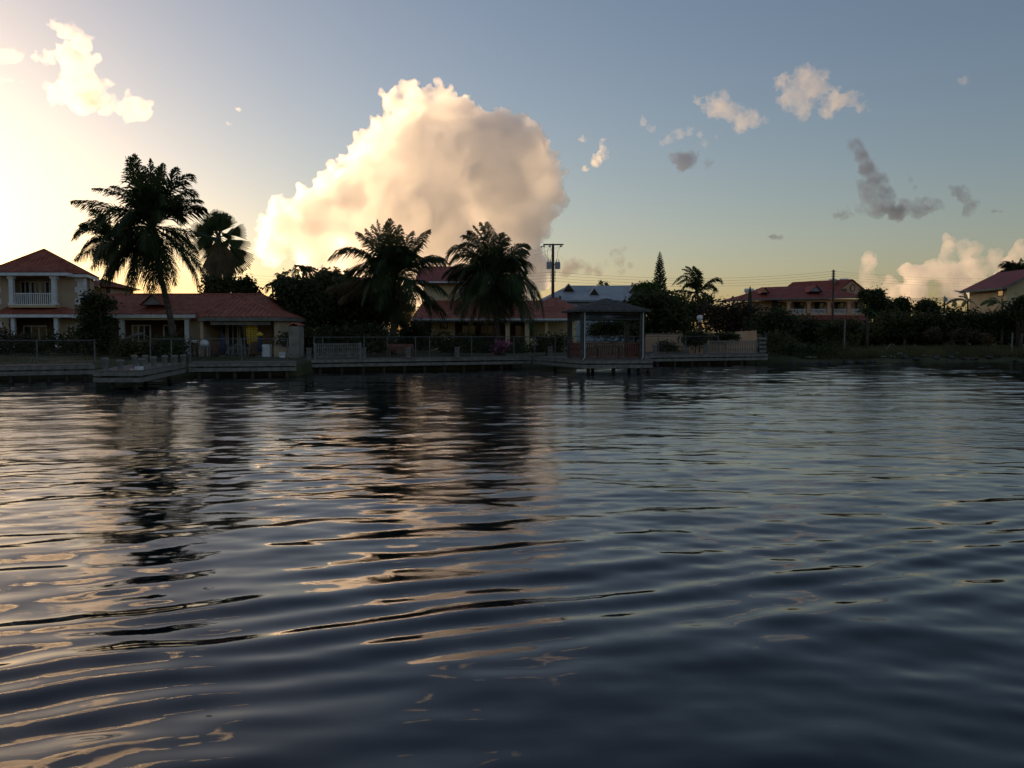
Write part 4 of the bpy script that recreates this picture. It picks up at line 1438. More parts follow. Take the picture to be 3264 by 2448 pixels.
def utility():
    D = 95.0
    x = X(1762, D)
    zt = Z(777, D)
    p = thing("utility_pole", (x, D, 0.8), "tall utility pole with a crossarm and two grey transformers", "utility pole")
    MB().tube([(x, D, 0.3), (x, D, zt)], [0.20, 0.13], 10).build("pole_shaft", M["pole"], p, world=True)
    za = Z(780, D)
    MB().span(X(1731, D), X(1795, D), D - 0.22, D - 0.10, za - 0.07, za + 0.07).build("crossarm", M["pole"], p, world=True)
    insulators(p, [(X(1733, D), D - 0.16, za - 0.18), (X(1752, D), D - 0.16, za - 0.18), (X(1787, D), D - 0.16, za - 0.18), (X(1725, D), D - 0.16, za - 0.22)], 0.13)
    for px in (1750.5, 1777):
        cx = X(px, D - 0.4)
        cz0, cz1 = Z(858, D), Z(836, D)
        t = MB().lathe([(0.26, cz0), (0.285, cz0 + 0.05), (0.285, cz1 - 0.08), (0.30, cz1 - 0.06), (0.24, cz1)], (cx, D - 0.25, 0), 14).build("transformer", M["can"], p, world=True)
        for s in (-0.12, 0.12):
            MB().lathe([(0.04, cz1), (0.06, cz1 + 0.08), (0.035, cz1 + 0.16), (0.05, cz1 + 0.22), (0.02, cz1 + 0.3)], (cx + s, D - 0.25, 0), 8).build("bushing", M["white"], t, world=True)
        MB().box(((cx + x) / 2, D - 0.15, cz1 - 0.25), (0.35, 0.1, 0.10)).build("bracket", M["steel"], p, world=True)
    mb = MB()
    for a, b, c in (((1735, 784), (1738, 812), (1751, 830)), ((1752, 784), (1760, 805), (1755, 830)), ((1787, 785), (1778, 800), (1776, 830)),
                    ((1752, 786), (1744, 800), (1748, 830))):
        mb.tube([at(*a, D - 0.3), at(*b, D - 0.45), at(*c, D - 0.3)], 0.014, 4)
    mb.build("jumper_cables", M["wire"], p, world=True)
    zs = [Z(y, D) for y in (868, 877, 887, 896)]
    insulators(p, [(x + 0.22, D - 0.1, z) for z in zs] + [(x - 0.22, D - 0.1, z) for z in zs], 0.06)
    D2 = 115.0
    x2 = X(2653, D2)
    q = thing("utility_pole", (x2, D2, 0.8), "slim utility pole standing in front of the peach villa", "utility pole")
    MB().tube([(x2, D2, 0.3), (x2, D2, Z(860, D2))], [0.17, 0.11], 10).build("pole_shaft", M["pole"], q, world=True)
    z2 = [Z(y, D2) for y in (865, 873, 881, 889)]
    insulators(q, [(x2 + s * 0.18, D2, z) for z in z2 for s in (-1, 1)], 0.06)
    D3 = 150.0
    x3 = X(3008, D3)
    r3 = thing("utility_pole", (x3, D3, 0.8), "distant utility pole top poking over the trees by the yellow house", "utility pole")
    MB().tube([(x3, D3, 0.3), (x3, D3, Z(945, D3))], [0.2, 0.15], 8).build("pole_shaft", M["pole"], r3, world=True)
    MB().lathe([(0.3, Z(962, D3)), (0.32, Z(950, D3)), (0.2, Z(948, D3))], (x3, D3 - 0.3, 0), 10).build("transformer", M["can"], r3, world=True)

    for px, d4, lab in ((700, 118.0, "utility pole hidden behind the fan palm"), (3300, 132.0, "utility pole just beyond the right edge")):
        o = thing("utility_pole", (X(px, d4), d4, 0.8), lab, "utility pole")
        MB().tube([(X(px, d4), d4, 0.3), (X(px, d4), d4, Z(868 if px < 999 else 878, d4))], [0.2, 0.14], 8).build("pole_shaft", M["pole"], o, world=True)

    def wire(a, b, sag, lab, grp, rad=0.010):
        a, b = Vector(a), Vector(b)
        pts = []
        for k in range(17):
            u = k / 16
            pts.append(a.lerp(b, u) - Vector((0, 0, sag * 4 * u * (1 - u))))
        tag(MB().tube(pts, rad, 5).build("power_line", M["wire"]), lab, "power line", grp)
    names = ("top", "second", "third", "lowest")
    gr = "power lines strung between the utility poles"
    for k in range(4):
        wire((x + 0.22, D - 0.1, zs[k]), (x2 - 0.18, D2, z2[k]), 0.75, names[k] + " power line of the span between the two near utility poles", gr)
        wire((x2 + 0.18, D2, z2[k]), (X(3300, 132), 132, Z(884 + 8 * k, 132)), 0.5, names[k] + " power line running right from the slim utility pole", gr)
        wire((x - 0.22, D - 0.1, zs[k]), (X(702, 118), 118, Z(871 + 9 * k, 118)), 0.7, names[k] + " power line running left from the transformer pole", gr)
    for k, (px, py) in enumerate(((1725, 787), (1752, 785), (1787, 786))):
        wire((X(px, D), D - 0.16, Z(py, D)), tuple(at(1512 - 12 * k, 853, 84.7)), 0.25,
             ("left", "middle", "right")[k] + " high voltage wire from the transformer pole's crossarm", gr)
    for k in range(3):
        wire((X(2790, 150), 150, Z(946 + 4 * k, 150)), (x3, D3, Z(949 + 4 * k, D3)), 0.2, names[k] + " black cable low between the trees on the right", gr, 0.03)
        wire((x3, D3, Z(949 + 4 * k, D3)), (X(3120, 155), 155, Z(948 + 4 * k, 155)), 0.15, names[k] + " black cable from the distant pole to the yellow house", gr, 0.03)


utility()

# ================================================================== PLANTS
def frond_mesh(c, m, t, seed, width=0.9, n=34, droop=0.5, lw=0.074):
    """A feathered palm leaf along the curve c-m-t: leaflets as tapered strips on both sides."""
    rs = np.random.RandomState(seed)
    c, m, t = (np.array(p, float) for p in (c, m, t))
    k = 2 * m - 0.5 * c - 0.5 * t                       # control point so that the curve passes through m
    L = np.linalg.norm(m - c) + np.linalg.norm(t - m)

    def P(u):
        u = np.asarray(u)[..., None]
        return (1 - u) ** 2 * c + 2 * u * (1 - u) * k + u * u * t

    def T(u):
        u = np.asarray(u)[..., None]
        d = 2 * (1 - u) * (k - c) + 2 * u * (t - k)
        return d / np.linalg.norm(d, axis=-1, keepdims=True)
    up = np.array([0.0, 0.0, 1.0])
    roll = rs.uniform(-0.5, 0.5)
    V, F = [], []
    us = np.linspace(0.14, 0.99, n) + rs.uniform(-0.006, 0.006, n)
    for s in (-1, 1):
        p, d = P(us), T(us)
        side = np.cross(d, up)
        nn = np.linalg.norm(side, axis=1, keepdims=True)
        side = np.where(nn > 0.15, side / np.maximum(nn, 1e-6), np.array([math.cos(seed), math.sin(seed), 0]))
        nor = np.cross(side, d)
        sd = side * s * math.cos(roll * s) + nor * math.sin(roll) * s
        prof = np.sin(np.clip(us * 1.02, 0, 1) ** 0.62 * PI) ** 0.75 * 0.92 + 0.14
        ln = width * prof * rs.uniform(0.82, 1.1, n)
        fwd = 0.70 + 0.95 * us
        dr = sd + d * fwd[:, None] + nor * 0.18 + rs.normal(0, 0.10, (n, 3))
        dr /= np.linalg.norm(dr, axis=1, keepdims=True)
        q1 = p + dr * ln[:, None] * 0.55
        q1[:, 2] -= ln * droop * rs.uniform(0.3, 0.7, n) * 0.35
        q2 = p + dr * ln[:, None]
        q2[:, 2] -= ln * droop * rs.uniform(0.7, 1.3, n)
        wv = d * lw
        b = len(V) and sum(len(x) for x in V)
        blk = np.stack([p - wv * 0.5, p + wv * 0.5, q1 + wv * 0.55, q1 - wv * 0.55, q2 + wv * 0.12, q2 - wv * 0.12], 1).reshape(-1, 3)
        i = np.arange(n) * 6 + b
        F.append(np.stack([i, i + 1, i + 2, i + 3], 1))
        F.append(np.stack([i + 3, i + 2, i + 4, i + 5], 1))
        V.append(blk)
    # midrib: a flat tapering strip of four sides
    ur = np.linspace(0, 1, 12)
    p = P(ur)
    d = T(ur)
    sx = np.cross(d, up)
    nn = np.linalg.norm(sx, axis=1, keepdims=True)
    sx = np.where(nn > 0.1, sx / np.maximum(nn, 1e-6), np.array([1.0, 0, 0]))
    ny = np.cross(sx, d)
    r = (0.055 * (1 - ur) + 0.010)[:, None] * min(1.2, L / 3.2)
    ring = np.stack([p - sx * r, p + ny * r * 0.6, p + sx * r, p - ny * r * 0.6], 1).reshape(-1, 3)
    b = sum(len(x) for x in V)
    for j in range(11):
        for e in range(4):
            F.append(np.array([[b + j * 4 + e, b + j * 4 + (e + 1) % 4, b + (j + 1) * 4 + (e + 1) % 4, b + (j + 1) * 4 + e]]))
    V.append(ring)
    return np.vstack(V), np.vstack(F)


def palm(label, D, crown, tips, trunk, seed, width, fill=10, fill_len=3.2, dry=(), name="coconut_palm", group="coconut palms along the shore", trunk_r=0.14, base_z=None, nuts=True, spread=0.45, n=54):
    """tips: (tip px, tip py, mid px, mid py) of every frond that shows; trunk: list of (px, py) from crown to ground."""
    rs = np.random.RandomState(seed)
    c = at(*crown, D)
    gz = GZ if base_z is None else base_z
    tp = [at(px, py, D) for px, py in trunk]
    foot = Vector((tp[-1].x, D, gz - 0.1))
    root = thing(name, (foot.x, D, gz), label, "palm tree", group)
    off = np.array(root.location)
    pts = [c + Vector((0, 0, 0.25))] + tp[:-1] + [foot]
    MB().tube(pts[::-1], [trunk_r * (1.55 - 0.7 * i / (len(pts) - 1)) if i else trunk_r * 1.9 for i in range(len(pts))], 10).build(
        "trunk", M["bark"], root, smooth=True, world=True)
    for i, (tx, ty, mx, my) in enumerate(tips):
        q = at(tx, ty, D)
        ln = (q - c).length
        dy = rs.uniform(-spread, spread) * ln
        q.y += dy
        m = at(mx, my, D)
        m.y += dy * 0.55
        cc = c + Vector((rs.uniform(-0.12, 0.12), rs.uniform(-0.12, 0.12), rs.uniform(-0.15, 0.25)))
        v, f = frond_mesh(cc, m, q, seed * 100 + i, width * rs.uniform(0.9, 1.1) * min(1.0, 0.6 + ln / 8), n=n)
        mesh_np("frond", v - off, f, M["frond_dry"] if i in dry else M["frond"], root)
    for i in range(fill):                                 # fronds toward and away from the viewer
        a = rs.uniform(-1.1, 1.1) * 0.8 + (PI if i % 2 else 0) - PI / 2
        e = rs.uniform(-0.55, 0.9)
        d = Vector((math.cos(a) * math.cos(e), math.sin(a) * math.cos(e), math.sin(e)))
        ln = fill_len * rs.uniform(0.8, 1.05)
        m = c + d * ln * 0.55 + Vector((0, 0, 0.10 * ln))
        q = c + d * ln * 0.92 - Vector((0, 0, ln * rs.uniform(0.15, 0.5)))
        v, f = frond_mesh(c, m, q, seed * 100 + 60 + i, width * 0.95, n=n)
        mesh_np("frond", v - off, f, M["frond"], root)
    if nuts:
        for i in range(6):
            a = rs.uniform(0, 2 * PI)
            p = c + Vector((math.cos(a) * 0.30, math.sin(a) * 0.30, -0.30 + rs.uniform(-0.12, 0.08)))
            MB().lathe([(0.02, -0.15), (0.10, -0.09), (0.125, 0.0), (0.09, 0.10), (0.02, 0.15)], p, 8).build("coconut", M["olive"] if "olive" in M else M["rachis"], root, smooth=True, world=True)
    return root


def zz(t, ox, oy, sc):
    return [(ox + a / sc, oy + b / sc, ox + c / sc, oy + d / sc) for a, b, c, d in t]


palm("tallest coconut palm with a leaning trunk in front of the bungalow roof", 56.0, (488, 728),
     zz([(720, 85, 835, 420), (905, 95, 930, 430), (985, 100, 985, 430), (1060, 120, 1035, 430), (1175, 150, 1105, 430), (800, 130, 880, 470), (850, 120, 900, 480),
         (1110, 200, 1060, 470), (380, 340, 690, 470), (345, 420, 700, 520), (265, 605, 610, 660), (1530, 312, 1270, 450), (1605, 585, 1330, 610), (1560, 640, 1330, 660),
         (1640, 950, 1360, 880), (1600, 1330, 1360, 1010), (1560, 1540, 1330, 1120), (1420, 1560, 1270, 1130), (1270, 1570, 1150, 1150), (1180, 1600, 1090, 1180),
         (1050, 1570, 1010, 1180), (930, 1580, 930, 1180), (790, 1600, 850, 1170), (690, 1560, 770, 1150), (540, 1540, 720, 1150), (360, 1570, 640, 1130), (285, 1300, 600, 1010),
         (420, 1200, 700, 960), (1480, 1440, 1260, 1060), (1340, 1500, 1190, 1120), (620, 1480, 760, 1130), (460, 1420, 650, 1080), (1120, 1480, 1060, 1150), (860, 1500, 900, 1150), (1500, 1100, 1290, 930), (480, 1080, 720, 930)], 200, 480, 3.456),
     [(494, 800), (508, 860), (528, 945), (545, 1020), (558, 1105)], 1, 1.3, fill=18, fill_len=4.2)
palm("smaller coconut palm behind the tallest palm, beside the two storey house's roof", 84.0, (357, 775),
     zz([(110, 985, 300, 850), (215, 830, 380, 850), (105, 1205, 290, 1090), (235, 1030, 400, 960), (390, 770, 470, 850), (300, 640, 430, 760), (520, 690, 530, 830),
         (700, 740, 620, 850), (430, 1240, 500, 1130), (620, 1260, 590, 1130), (330, 1160, 430, 1060), (800, 900, 690, 900), (360, 720, 450, 830)], 200, 480, 3.456),
     [(352, 850), (345, 935), (340, 1080)], 2, 1.35, fill=12, fill_len=4.2)
palm("coconut palm left of the orange roofed villa, with one long frond stretched left", 64.0, (1258, 890),
     zz([(1170, 120, 1240, 420), (1100, 150, 1210, 420), (1020, 270, 1180, 430), (1060, 210, 1200, 440), (1312, 130, 1325, 420), (1250, 150, 1280, 430), (1500, 212, 1400, 440),
         (1420, 200, 1370, 440), (1690, 230, 1500, 430), (1600, 330, 1470, 500), (735, 525, 1010, 440), (830, 440, 1060, 450), (905, 655, 1100, 590), (1835, 545, 1650, 510), (1800, 500, 1600, 540),
         (1860, 860, 1660, 740), (1720, 940, 1570, 780), (700, 790, 960, 740), (800, 900, 1020, 780), (1110, 935, 1190, 740), (1520, 1075, 1450, 880), (1830, 1040, 1640, 880),
         (1350, 1060, 1345, 880), (1240, 1040, 1280, 880), (1420, 1100, 1400, 890)], 820, 660, 3.0726),
     [(1257, 930), (1255, 1000), (1252, 1100)], 3, 1.5, fill=18, fill_len=3.9, dry=(17, 18, 20))
palm("coconut palm with a full drooping mop of fronds in front of the orange roofed villa", 64.5, (1577, 893),
     zz([(770, 120, 830, 400), (720, 170, 800, 400), (640, 170, 750, 360), (600, 240, 730, 390), (520, 370, 690, 420), (560, 300, 700, 400), (385, 500, 570, 410), (420, 540, 620, 480),
         (345, 680, 580, 570), (400, 700, 600, 620), (405, 1000, 540, 720), (470, 1050, 600, 780), (910, 240, 880, 420), (965, 290, 910, 440), (1175, 360, 1020, 440), (1160, 430, 1000, 500),
         (1165, 660, 1060, 540), (1120, 640, 1000, 580), (1335, 1090, 1180, 730), (1280, 1000, 1130, 730), (1225, 1240, 1110, 880), (1130, 1100, 1040, 850), (1030, 1060, 980, 830),
         (950, 1130, 920, 870), (870, 1080, 862, 860), (740, 1060, 790, 830), (600, 1190, 700, 880), (680, 1150, 750, 880), (770, 1220, 810, 900), (520, 1100, 640, 830)], 1300, 660, 3.0726),
     [(1580, 930), (1582, 1010), (1588, 1105)], 4, 1.5, fill=18, fill_len=3.8, dry=(26, 27, 28))
palm("windblown coconut palm right of the tall pine, its fronds swept left", 100.0, (2222, 938),
     zz([(285, 240, 390, 300), (330, 210, 410, 300), (390, 215, 440, 320), (440, 260, 450, 350), (190, 400, 340, 310), (230, 390, 360, 350), (300, 280, 400, 330), (270, 460, 370, 380), (300, 420, 380, 400),
         (682, 378, 590, 340), (650, 345, 560, 370), (560, 505, 590, 420), (600, 440, 560, 400), (380, 540, 410, 500), (330, 520, 390, 470), (470, 560, 460, 520), (180, 455, 320, 450), (520, 540, 490, 500), (610, 550, 520, 480)], 2080, 780, 3.072),
     [(2226, 970), (2232, 1040), (2236, 1080)], 5, 1.0, fill=2, fill_len=2.4, base_z=1.0, n=44, spread=0.25)
palm("palm crown rising behind the dark red roof at the right edge", 112.0, (3236, 868),
     zz([(2050, 185, 2100, 240), (1985, 230, 2060, 250), (1870, 340, 2010, 290), (2120, 170, 2130, 240), (2200, 200, 2160, 240), (1960, 290, 2050, 290), (2250, 250, 2180, 270), (2260, 330, 2180, 310),
         (2020, 210, 2080, 260), (2170, 160, 2150, 230), (2000, 340, 2070, 320)], 2640, 780, 3.545),
     [(3236, 920), (3237, 1060)], 6, 1.3, fill=12, fill_len=2.4, base_z=1.0, n=40)
for k, (px, py, D, lab, tips) in enumerate((
        (966, 866, 82, "small feathery palm poking out on top of the dark tree clump", [(362, 620, 390, 570), (370, 600, 420, 580), (430, 575, 440, 600), (500, 590, 480, 610), (560, 600, 520, 600), (585, 640, 540, 620), (520, 580, 490, 600), (400, 680, 420, 630), (460, 580, 460, 610)]),
        (905, 893, 76, "feathery palm at the upper left shoulder of the dark tree clump", [(205, 740, 240, 700), (230, 690, 260, 690), (290, 680, 290, 710), (350, 690, 330, 710), (380, 740, 340, 720), (220, 780, 250, 730), (300, 690, 290, 720)]),
        (868, 915, 74, "feathery palm arching over the right end of the bungalow roof", [(65, 800, 110, 760), (80, 770, 130, 750), (150, 750, 160, 770), (210, 760, 190, 775), (75, 840, 110, 790), (230, 800, 190, 790), (180, 750, 170, 780)]))):
    palm(lab, D, (px, py), zz(tips, 820, 660, 3.0726), [(px + 4, py + 60), (px + 6, 1080)], 10 + k, 0.7, fill=6, fill_len=1.4, name="feather_palm",
         group="small feather palms around the tree clump", trunk_r=0.08, nuts=False, n=24)


def fan_palm():
    D = 76.0
    c = at(697, 757, D)
    root = thing("fan_palm", (c.x, D, GZ), "fan palm with stiff fan leaves and a skirt of dead ones behind the bungalow", "palm tree")
    off = np.array(root.location)
    MB().tube([(c.x + 0.1, D, GZ - 0.1), (c.x + 0.05, D, 3.5), (c.x, D, c.z + 0.2)], [0.30, 0.22, 0.20], 10).build("trunk", M["bark"], root, smooth=True, world=True)
    rs = np.random.RandomState(4)
    for i in range(24):                                   # young inner leaves round the heart
        a, e = rs.uniform(0, 2 * PI), rs.uniform(-0.7, 1.3)
        d = Vector((math.cos(a) * math.cos(e), math.sin(a) * math.cos(e), math.sin(e)))
        ln = rs.uniform(0.9, 1.7)
        sd = d.cross(Vector((rs.uniform(-1, 1), rs.uniform(-1, 1), rs.uniform(-1, 1)))).normalized()
        hub = c + d * ln * 0.45
        mb = MB()
        mb.tube([c, hub], [0.025, 0.018], 5)
        for k in range(12):
            b0 = (k / 11 - 0.5) * R(110)
            w = R(110) / 12 * 0.6
            q = [hub + (d * math.cos(b) + sd * math.sin(b)) * ln * 0.6 * f for b, f in ((b0 - w, 0.65), (b0, 1.0), (b0 + w, 0.65))]
            mb.poly([hub] + q)
        mb.build("fan_leaf", M["frond"], root, world=True)
    live = [(1640, 650), (1690, 640), (1745, 650), (1560, 700), (1500, 750), (1405, 845), (1850, 700), (2015, 865), (1880, 940), (2075, 1090), (2025, 1245), (1950, 1310), (1415, 1060),
            (1500, 1150), (1790, 680), (1600, 680), (1850, 760), (1530, 800)]
    dead = [(1590, 1330), (1640, 1420), (1700, 1450), (1760, 1440), (1820, 1400), (1870, 1330), (1660, 1300), (1780, 1300), (1720, 1370), (1560, 1240), (1900, 1260), (1610, 1390), (1840, 1350)]
    for i, (zx, zy) in enumerate(live + dead):
        q = at(200 + zx / 3.456, 480 + zy / 3.456, D)
        q.y += rs.uniform(-0.9, 0.9)
        d = q - c
        ln = d.length
        d.normalize()
        hub = c + d * ln * (rs.uniform(0.22, 0.40) if i < len(live) else 0.08) + Vector((0, 0, 0.05))
        view = Vector((rs.uniform(-0.5, 0.5), -1, rs.uniform(-0.4, 0.6))).normalized()
        side = d.cross(view).normalized()
        mb = MB()
        mb.tube([c, c + d * ln * 0.25 + Vector((0, 0, 0.06)), hub], [0.03, 0.025, 0.02], 5)
        n = 16
        bl = ln * (0.70 if i < len(live) else 0.92)
        for k in range(n):
            spr = R(54 if i < len(live) else 30)
            a0 = (k / (n - 1) - 0.5) * spr
            w = spr / n * 0.6
            def ray(a, r, lift=0.0):
                v = (d * math.cos(a) + side * math.sin(a)) * r + view * lift
                p = hub + v
                p.z -= 0.12 * (r / bl) ** 2 * bl
                return p
            rr = bl * (0.75 + 0.25 * math.cos(a0)) * rs.uniform(0.92, 1.05)
            mb.poly([hub, ray(a0 - w, rr * 0.62), ray(a0 - w * 0.35, rr), ray(a0 + w * 0.35, rr), ray(a0 + w, rr * 0.62)])
        mb.build("fan_leaf", M["frond"] if i < len(live) else M["frond_dry"], root, world=True)


fan_palm()


def leaf_cloud(blobs, D, n, size, rs, depth=0.8, clumps=26):
    """Leaf-sized quads gathered in clumps through the crown's volume; returns verts, faces."""
    area = np.array([rx * ry for _, _, rx, ry in blobs], float)
    k = D / FPX
    out = []
    for (px, py, rx, ry), a in zip(blobs, area):
        c = np.array(at(px, py, D))
        m = max(40, int(n * a / area.sum()))
        nc = max(6, int(clumps * math.sqrt(a / area.max())))
        d = rs.normal(size=(nc, 3))
        d /= np.linalg.norm(d, axis=1, keepdims=True)
        r3 = np.array([rx * k, depth * max(rx, ry) * k, ry * k])
        cc = c + d * r3 * rs.uniform(0.45, 0.95, (nc, 1))
        cs = rs.uniform(0.16, 0.34, nc) * min(rx, ry) * k + 0.12
        w = rs.randint(0, nc, m)
        p = cc[w] + rs.normal(size=(m, 3)) * cs[w][:, None] * np.array([1.1, 1.1, 0.85])
        out.append(p)
    p = np.vstack(out)
    m = len(p)
    a = rs.normal(size=(m, 3))
    a[:, 2] *= 0.6
    a /= np.linalg.norm(a, axis=1, keepdims=True)
    b = np.cross(a, rs.normal(size=(m, 3)))
    b /= np.linalg.norm(b, axis=1, keepdims=True)
    s = size * rs.uniform(0.55, 1.25, (m, 1))
    v = np.stack([p - a * s * 0.55, p + b * s * 0.32 + a * s * 0.05, p + a * s * 0.55, p - b * s * 0.32 + a * s * 0.05], 1).reshape(-1, 3)
    i = np.arange(m) * 4
    return v, np.stack([i, i + 1, i + 2, i + 3], 1)


def tree(label, D, blobs, n, size, mat, seed, trunk=None, name="broadleaf_tree", cat="tree", group=None, base_z=None, depth=0.8, limbs=7, tr=0.16, clumps=26, part="crown"):
    rs = np.random.RandomState(seed)
    gz = GZ + 0.1 if base_z is None else base_z
    bx = sum(b[0] * b[2] for b in blobs) / sum(b[2] for b in blobs) if trunk is None else trunk
    root = thing(name, (X(bx, D), D, gz), label, cat, group)
    off = np.array(root.location)
    v, f = leaf_cloud(blobs, D, n, size, rs, depth, clumps)
    v[:, 2] = np.maximum(v[:, 2], gz + 0.01)
    mesh_np(part, v - off, f, M[mat], root)
    mb = MB()
    foot = Vector((0, 0, -0.2))
    top = min(b[1] for b in blobs)
    zt = Z(top, D) - gz
    fork = Vector((0.05 * zt, 0, zt * 0.32))
    mb.tube([foot, fork * 0.5 + Vector((0.06, 0, 0)), fork], [tr * 1.3, tr, tr * 0.85], 7)
    for j in range(limbs):
        b = blobs[j % len(blobs)]
        e = np.array(at(b[0], b[1], D)) - off + rs.uniform(-0.45, 0.45, 3) * np.array([b[2], b[2], b[3]]) * D / FPX
        mid = (fork + Vector(e)) / 2 + Vector((rs.uniform(-0.3, 0.3), rs.uniform(-0.3, 0.3), 0.1 * zt))
        mb.tube([fork, mid, Vector(e)], [tr * 0.6, tr * 0.36, 0.02], 5)
    mb.build("trunk" if cat == "tree" else "stems", M["twig"], root, smooth=True)
    return root


def scale_blobs(b, ox, oy, sc):
    return [(ox + x / sc, oy + y / sc, rx / sc, ry / sc) for x, y, rx, ry in b]


r4 = lambda b: scale_blobs(b, 820, 660, 3.0726)
r7 = lambda b: scale_blobs(b, 2080, 780, 3.072)
r8 = lambda b: scale_blobs(b, 2640, 780, 3.545)
GT = "trees in the dark clump between the bungalow and the villa"
tree("dense dark tree filling the left of the clump, right of the bungalow", 66.0, r4([(330, 960, 150, 170), (450, 860, 170, 150), (300, 800, 110, 110), (420, 1100, 190, 170), (260, 1100, 110, 150)]), 9000, 0.30, "leaf", 21, 960, group=GT)
tree("tall rounded dark tree in the middle of the clump", 70.0, r4([(600, 800, 170, 130), (760, 870, 190, 170), (560, 950, 190, 180), (650, 700, 60, 50), (700, 1050, 200, 200)]), 9000, 0.30, "leaf2", 22, 1020, group=GT)
tree("broad shaded tree at the right of the clump behind the left trunk of the palms", 68.0, r4([(980, 850, 190, 150), (1120, 900, 170, 170), (900, 980, 190, 190), (1050, 1080, 210, 200), (1230, 1020, 140, 190), (1400, 1020, 110, 180)]), 10000, 0.30, "leaf", 23, 1160, group=GT)
tree("slender dark sapling top sticking up above the clump's flat roofline", 80.0, r4([(772, 640, 16, 50), (772, 700, 40, 50)]), 500, 0.24, "leaf", 24, 1071, group=GT, limbs=3, tr=0.06)
tree("rounded dark treetop left of the flat roofline", 80.0, r4([(650, 660, 60, 34), (690, 680, 30, 40), (610, 690, 40, 40)]), 1100, 0.26, "leaf", 25, 1030, group=GT, limbs=4, tr=0.1)
tree("spindly treetop between the clump and the left palm fronds", 80.0, r4([(885, 655, 20, 26), (900, 700, 60, 30), (830, 690, 60, 22)]), 800, 0.24, "leaf", 26, 1110, group=GT, limbs=3, tr=0.08)
tree("low understorey shrub under the dark clump behind the white balustrade", 61.5, r4([(480, 1310, 120, 110), (650, 1330, 140, 110), (820, 1310, 130, 130), (1000, 1300, 130, 130), (1180, 1290, 120, 140)]), 5200, 0.24, "leaf", 27, 1080, name="shrub", cat="shrub", depth=0.6, tr=0.05)
tree("dark shrub filling the gap right of the villa's left corner", 70.0, r4([(1560, 1250, 110, 160), (1450, 1280, 100, 140)]), 2400, 0.24, "leaf", 28, 1310, name="shrub", cat="shrub", tr=0.06)
GB = "bushy trees behind the bungalow roof"
r3 = lambda b: scale_blobs(b, 280, 880, 3.16)
tree("bushy tree rising behind the bungalow's ridge under the fan palm", 74.0, r3([(1290, 130, 110, 80), (1400, 110, 110, 90), (1240, 60, 50, 60)]), 3000, 0.28, "leaf2", 31, 700, group=GB)
tree("darker round tree behind the right end of the bungalow's ridge", 73.0, r3([(1560, 130, 110, 90), (1640, 170, 100, 60), (1580, 70, 60, 40)]), 3000, 0.28, "leaf", 32, 775, group=GB)
tree("dark bushy tree squeezed between the two storey house and the bungalow", 58.5, r3([(30, 250, 70, 70), (110, 270, 110, 70), (200, 270, 60, 50), (40, 420, 100, 140), (130, 440, 90, 130), (60, 590, 130, 130), (170, 620, 110, 110)]), 6500, 0.22, "leaf", 33, 310)
GH = "hedges and shrubs in the gardens"
tree("long dark hedge under the two storey house's porch", 62.0, [(-60, 1110, 60, 35), (30, 1108, 70, 40), (110, 1106, 70, 40), (190, 1105, 60, 42), (250, 1102, 50, 40)], 5200, 0.20, "leaf", 34, 100, name="hedge", cat="hedge", group=GH, depth=0.35, tr=0.04)
tree("red leaved shrub at the left end of the two storey house's hedge", 60.0, [(15, 1075, 38, 26), (60, 1085, 30, 22)], 900, 0.18, "scrub", 35, 30, name="shrub", cat="shrub", group=GH, tr=0.04)
tree("dark shrub below the bungalow's left terrace column", 54.0, [(400, 1120, 40, 30), (445, 1118, 40, 30)], 1700, 0.18, "leaf2", 36, 420, name="shrub", cat="shrub", group=GH, tr=0.04)
tree("round clipped bush at the foot of the tallest palm", 53.5, [(515, 1115, 38, 34), (575, 1115, 40, 36), (545, 1105, 30, 28)], 2200, 0.18, "leaf", 37, 545, name="shrub", cat="shrub", group=GH, tr=0.04)
tree("leafy potted plant on the low yellow wall", 58.1, [(905, 1085, 20, 22), (912, 1098, 14, 12)], 420, 0.16, "leaf", 38, 905, name="pot_plant", cat="plant", base_z=Z(1100, 58.1), limbs=3, tr=0.02, part="leaves")
r5 = lambda b: scale_blobs(b, 1300, 660, 3.0726)
tree("dark hedge left of the villa's arched ornament behind the bench", 63.5, r5([(290, 1330, 60, 60), (420, 1370, 90, 70), (540, 1340, 80, 80), (660, 1360, 80, 80)]), 3600, 0.20, "leaf", 39, 1440, name="hedge", cat="hedge", group=GH, depth=0.5, tr=0.04)
tree("pink flowering bougainvillea bush by the right palm's trunk", 62.5, r5([(900, 1370, 60, 50), (960, 1350, 50, 40), (860, 1400, 60, 50)]), 700, 0.14, "bloom", 40, 1600, name="flowering_bush", cat="shrub", group=GH, tr=0.03)
tree("dark low bush under the pink bougainvillea", 62.8, r5([(800, 1390, 70, 70), (930, 1410, 80, 60), (1100, 1400, 80, 70)]), 2400, 0.18, "leaf", 41, 1605, name="shrub", cat="shrub", group=GH, tr=0.04)
tree("olive clipped hedge between the villa's columns and the gazebo", 65.0, r5([(1320, 1320, 70, 60), (1430, 1310, 70, 50), (1530, 1320, 70, 60), (1250, 1400, 60, 60), (1380, 1390, 80, 60)]), 3200, 0.19, "leaf2", 42, 1740, name="hedge", cat="hedge", group=GH, depth=0.45, tr=0.04)
r6 = lambda b: scale_blobs(b, 1700, 760, 3.77)
tree("big dark spreading tree right of the gazebo", 78.0, r6([(1300, 780, 170, 110), (1450, 760, 150, 130), (1600, 820, 150, 150), (1350, 950, 190, 160), (1550, 1000, 200, 170), (1720, 950, 120, 170), (1200, 1000, 120, 130), (1450, 1110, 160, 80)]), 9000, 0.30, "leaf", 51, 2090)
